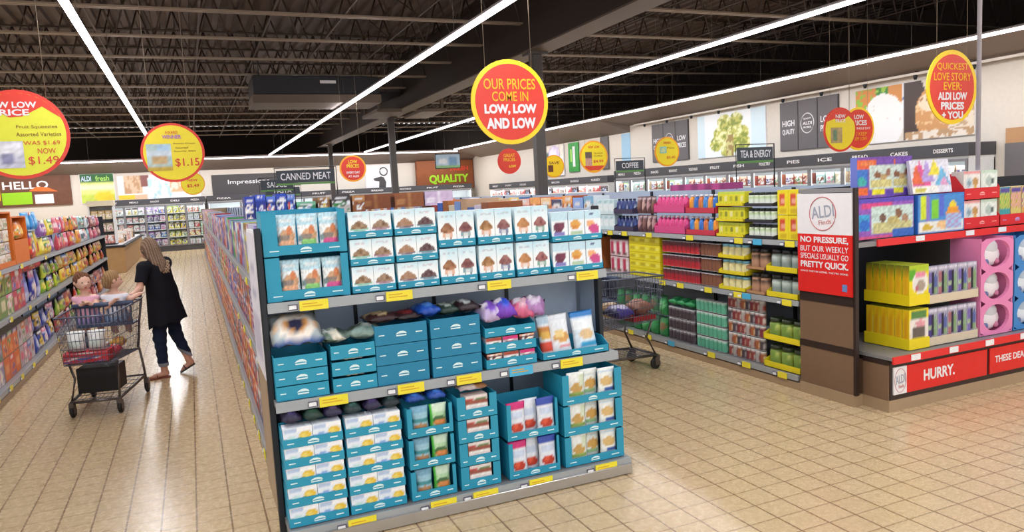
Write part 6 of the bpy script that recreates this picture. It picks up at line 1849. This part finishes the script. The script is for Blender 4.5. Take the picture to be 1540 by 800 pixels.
me = body_mesh(blend(wbody), (-.46, -.62, 0.0), (.36, .42, 1.68), .0085, SKIN, wcol, 'body')
put('body', me, (0, 0, 0), 0, wt)
def tun(X):
    d = blend([limb((-.05, .02, 1.27), (-.015, .02, 1.0), .155, .165), (limb((-.01, .02, 1.0), (-.015, .02, .62), .165, .268), .05),
               (limb((-.05, .02, 1.33), Ls, .075, .072), .03), (limb((-.05, .02, 1.33), Rs, .075, .072), .03),
               (limb(Ls, (-.215, -.175, 1.175), .072, .064), .02), (limb(Rs, (.0, .18, 1.2), .072, .064), .02)])(X)
    hem = .645 + .16 * X[..., 0] + .012 * np.sin(X[..., 0] * 40) - X[..., 2]
    fold = .006 * np.sin(np.arctan2(X[..., 1] - .02, X[..., 0]) * 9) * np.clip((1.1 - X[..., 2]) * 2, 0, 1)
    cuff = 1.17 - X[..., 2] - np.where((X[..., 0] < -.19) | (X[..., 1] > 9), 0, 9)
    return np.maximum(np.maximum(d + fold, hem), cuff)
def tcol(P):
    c = C3(len(P), '#15151c')
    m = (np.abs(P[:, 0] - .06) < .035) & (np.abs(P[:, 2] - 1.31) < .07) & (P[:, 1] < .12)
    s = np.sin(P[:, 0] * 190) * np.sin(P[:, 2] * 170) > -.25
    c[m & s] = lin('#b89a7c')
    return c
put('tunic', body_mesh(tun, (-.36, -.36, .56), (.34, .4, 1.45), .011, CLOTH, tcol, 'tunic'), (0, 0, 0), 0, wt)
def jeans(X):
    d = blend([(limb((-.01, .03, .9), LH, .128, .108), .05), (limb((-.01, .03, .9), RH, .128, .108), .05), (limb(LH, LK, .098, .07), .03), (limb(LK, (-.075, -.042, .14), .07, .056), .03),
               (limb(RH, RK, .098, .07), .03), (limb(RK, (.19, .12, .2), .07, .056), .03)])(X)
    cut = np.where(X[..., 0] < .03, .135 - X[..., 2], .215 - X[..., 2] - (X[..., 0] - .19) * .6)
    return np.maximum(d + .004 * np.sin(X[..., 2] * 70 + X[..., 0] * 20), cut)
def jcol(P):
    c = C3(len(P), '#1f2a44')
    z0 = np.where(P[:, 0] < .03, .135, .215 - (P[:, 0] - .19) * .6)
    c[(P[:, 2] - z0) < .045] = lin('#8f97a8')
    return c
put('jeans', body_mesh(jeans, (-.26, -.24, .1), (.3, .28, .98), .01, CLOTH, jcol, 'jeans'), (0, 0, 0), 0, wt)
def hair(X):
    d = blend([ball(tuple(HC - f_ * .018 + [0, 0, .018]), (.094, .094, .112)), (limb(tuple(HC - f_ * .06 + [0, 0, -.02]), (.0, -.06, 1.36), .075, .06), .03), (limb((.0, -.06, 1.36), (.015, -.12, 1.28), .055, .028), .03),
               (limb(tuple(HC + np.array([-.02, -.06, -.02])), (-.06, -.09, 1.36), .05, .035), .03)])(X)
    face = -ball(tuple(HC + f_ * .085 + [0, 0, -.03]), (.078, .078, .1))(X)
    return np.maximum(d + .003 * np.sin(X[..., 0] * 160 + X[..., 1] * 120), face)
def hcol(P):
    c = C3(len(P), '#6a5344')
    s = np.sin(P[:, 0] * 230 + P[:, 1] * 170 + P[:, 2] * 15) > .2
    c[s] = lin('#8f7662')
    return c
put('hair', body_mesh(hair, (-.26, -.2, 1.16), (.12, .18, 1.69), .008, CLOTH, hcol, 'hair'), (0, 0, 0), 0, wt)
b = MB()
sd_ = np.cross(f_, [0, 0, 1]); sd_ /= np.linalg.norm(sd_)
for s in (-1, 1):
    p = HC + f_ * .073 + sd_ * s * .03 + np.array([0, 0, .004])
    b = MB(); b.ell(tuple(p), (.01, .01, .007), SKIN, 8, 6, lin('#2a1a14')); b.build('eye', wt)
def sole(p, q, up, m, col, name, w=.042, th=.016):
    p, q, up = Vector(p), Vector(q), Vector(up)
    d = (q - p); L = d.length; d.normalize()
    s = d.cross(up).normalized(); u = s.cross(d)
    b = MB()
    prof = [(0, .5), (.05, .8), (.25, .85), (.45, .75), (.7, 1.0), (.9, .85), (1.0, .4)]
    top = [p + d * L * t + s * w * k for t, k in prof] + [p + d * L * t - s * w * k for t, k in reversed(prof)]
    b.loft([[tuple(x) for x in top], [tuple(x + u * th) for x in top]], m)
    a, c = p + d * L * .62 + s * w * 1.0, p + d * L * .62 - s * w * 1.0
    top_ = p + d * L * .62 + u * .062
    b.tube([tuple(a + u * .01), tuple((a + top_) / 2 + u * .014), tuple(top_), tuple((c + top_) / 2 + u * .014), tuple(c + u * .01)], .007, m, 6)
    b.build(name, wt)
sole((-.015, -.025, .0), (-.245, -.1, .0), (0, 0, 1), mat('sandal_brown', '#8a4a3a', .6), None, 'sandal')
sole((.265, .13, .085), (.095, .105, .002), (0, 0, 1), mat('sandal_dark', '#2a1a1c', .6), None, 'sandal')

# ---- the two children in the trolley seat
def child(x, top, topc, shorts, hairc, look, label, lean, arm_l, arm_r):
    t = empty('child', tuple(M1 @ Vector((0, 0, 0))), R1, label, 'child')
    look = np.array(look, float); look /= np.linalg.norm(look)
    hp = np.array([x, .275, .875]); ch = hp + np.array([lean * .5, -.015, .19]); hd = ch + np.array([lean * .4, -.03, .215])
    sL, sR = ch + np.array([-.085, 0, .035]), ch + np.array([.085, 0, .035])
    lk = np.array([look[0], look[1], -.12]); lk /= np.linalg.norm(lk)
    sd0 = np.cross(lk, [0, 0, 1]); sd0 /= np.linalg.norm(sd0)
    P = [limb(tuple(hp), tuple(ch), .085, .08), (limb(tuple(sL), tuple(sR), .04, .04), .03), (limb(tuple(ch + [0, 0, .04]), tuple(hd), .04, .035), .02),
         (ball(tuple(hd), (.078, .078, .088)), .015), (ball(tuple(hd + lk * .032 + np.array([0, 0, -.032])), (.05, .05, .045)), .02), (ball(tuple(hd + lk * .084 + np.array([0, 0, -.018])), (.013, .013, .014)), .008)] + [(ball(tuple(hd + sd0 * q * .078 + np.array([0, 0, -.01])), (.014, .014, .022)), .006) for q in (-1, 1)]
    for s, arm in ((sL, arm_l), (sR, arm_r)):
        e, w_ = np.array(arm[0]), np.array(arm[1])
        dd = w_ - e; dd /= np.linalg.norm(dd)
        P += [(limb(tuple(s), tuple(e), .034, .028), .015), (limb(tuple(e), tuple(w_), .028, .02), .012), (ball(tuple(w_ + dd * .02), (.022, .022, .02)), .008)]
        P += fingers(w_ + dd * .04, dd, np.cross(dd, [0, 0, 1]) * .7, np.array([0, 0, 1]), r=.006, L=.035, curl=.5)
    for s in (-1, 1):
        kx = x + s * .07
        P += [(limb((x + s * .045, .27, .87), (kx, .37, .9), .056, .045), .02), (limb((kx, .37, .9), (kx, .41, .72), .043, .03), .02), (limb((kx, .41, .72), (kx, .47, .69), .028, .022), .015)]
    def colf(Q):
        c = C3(len(Q), '#e0b09a')
        c[np.linalg.norm(Q - (hd + lk * .078 + np.array([0, 0, -.052])), axis=1) < .014] = lin('#c06a68')
        return c
    lo, hi = (x - .26, -.02, .6), (x + .36, .56, 1.42)
    put('body', body_mesh(blend(P, .02), lo, hi, .008, SKIN, colf, 'body'), (0, 0, 0), 0, t)
    def shirt(X):
        d = blend([limb(tuple(hp + [0, 0, .04]), tuple(ch + [0, 0, -.01]), .095, .092), (limb(tuple(sL), tuple(sR), .05, .05), .03)])(X)
        return np.maximum(d, X[..., 2] - (ch[2] + .062))
    put('shirt', body_mesh(shirt, lo, hi, .01, CLOTH, lambda Q: C3(len(Q), topc), 'shirt'), (0, 0, 0), 0, t)
    def sh(X):
        d = blend([limb(tuple(hp), tuple(hp + [0, 0, .03]), .097, .09)] + [(limb((x + s * .045, .27, .872), (x + s * .06, .33, .887), .068, .06), .02) for s in (-1, 1)])(X)
        return np.maximum(d, .825 - X[..., 2])
    put('shorts', body_mesh(sh, lo, hi, .01, CLOTH, lambda Q: C3(len(Q), shorts), 'shorts'), (0, 0, 0), 0, t)
    def hr(X):
        lf = np.array([look[0], look[1], 0]); lf /= np.linalg.norm(lf)
        d = blend([ball(tuple(hd - lf * .014 + np.array([0, 0, .014])), (.086, .086, .088)), (ball(tuple(hd - lf * .05 + np.array([0, 0, -.035])), (.055, .055, .06)), .02)])(X)
        d = d + .0025 * np.sin(X[..., 0] * 150 + X[..., 1] * 110 + X[..., 2] * 40)
        return np.maximum(d, -ball(tuple(hd + lf * .082 + np.array([0, 0, -.022])), (.07, .07, .078))(X))
    def hc(Q):
        c = C3(len(Q), hairc[0]); c[np.sin(Q[:, 0] * 260 + Q[:, 1] * 190) > .3] = lin(hairc[1]); return c
    put('hair', body_mesh(hr, lo, hi, .008, CLOTH, hc, 'hair'), (0, 0, 0), 0, t)
    s_ = np.cross(look, [0, 0, 1]); s_ /= np.linalg.norm(s_)
    for s in (-1, 1):
        b = MB(); b.ell(tuple(hd + lk * .071 + sd0 * s * .028 + np.array([0, 0, .004])), (.009, .009, .007), SKIN, 8, 6, lin('#2a1a14')); b.build('eye', t)
child(-.185, None, '#eeb4c8', '#b9a4d8', ('#5a3a2a', '#7a5038'), (.5, -.7, -.6), 'small child with dark hair and a pink sleeveless top in the trolley', 0,
      ((-.29, .22, 1.0), (-.17, .14, 1.06)), ((-.06, .2, 1.01), (-.13, .14, 1.065)))
child(.085, None, '#eceaf2', '#a8c4e8', ('#8a6a4a', '#a5825c'), (.9, .35, -.05), 'small child with light brown hair and a white top in the trolley', .02,
      ((.03, .19, 1.0), (.12, .14, 1.065)), ((.24, .27, 1.06), (.3, .36, 1.09)))

# goods stand a hair apart from each other and from the shelf
for o in list(COL.objects):
    if o.parent is None and o.get('category') in ('tray', 'pouch', 'carton', 'bag', 'pack', 'box', 'jar', 'can', 'bottle', 'frozen pack', 'meat pack', 'toy pack', 'pen set', 'pad', 'soft toy'):
        o.scale = (.99, .99, .99)
        o.location.z += .0012
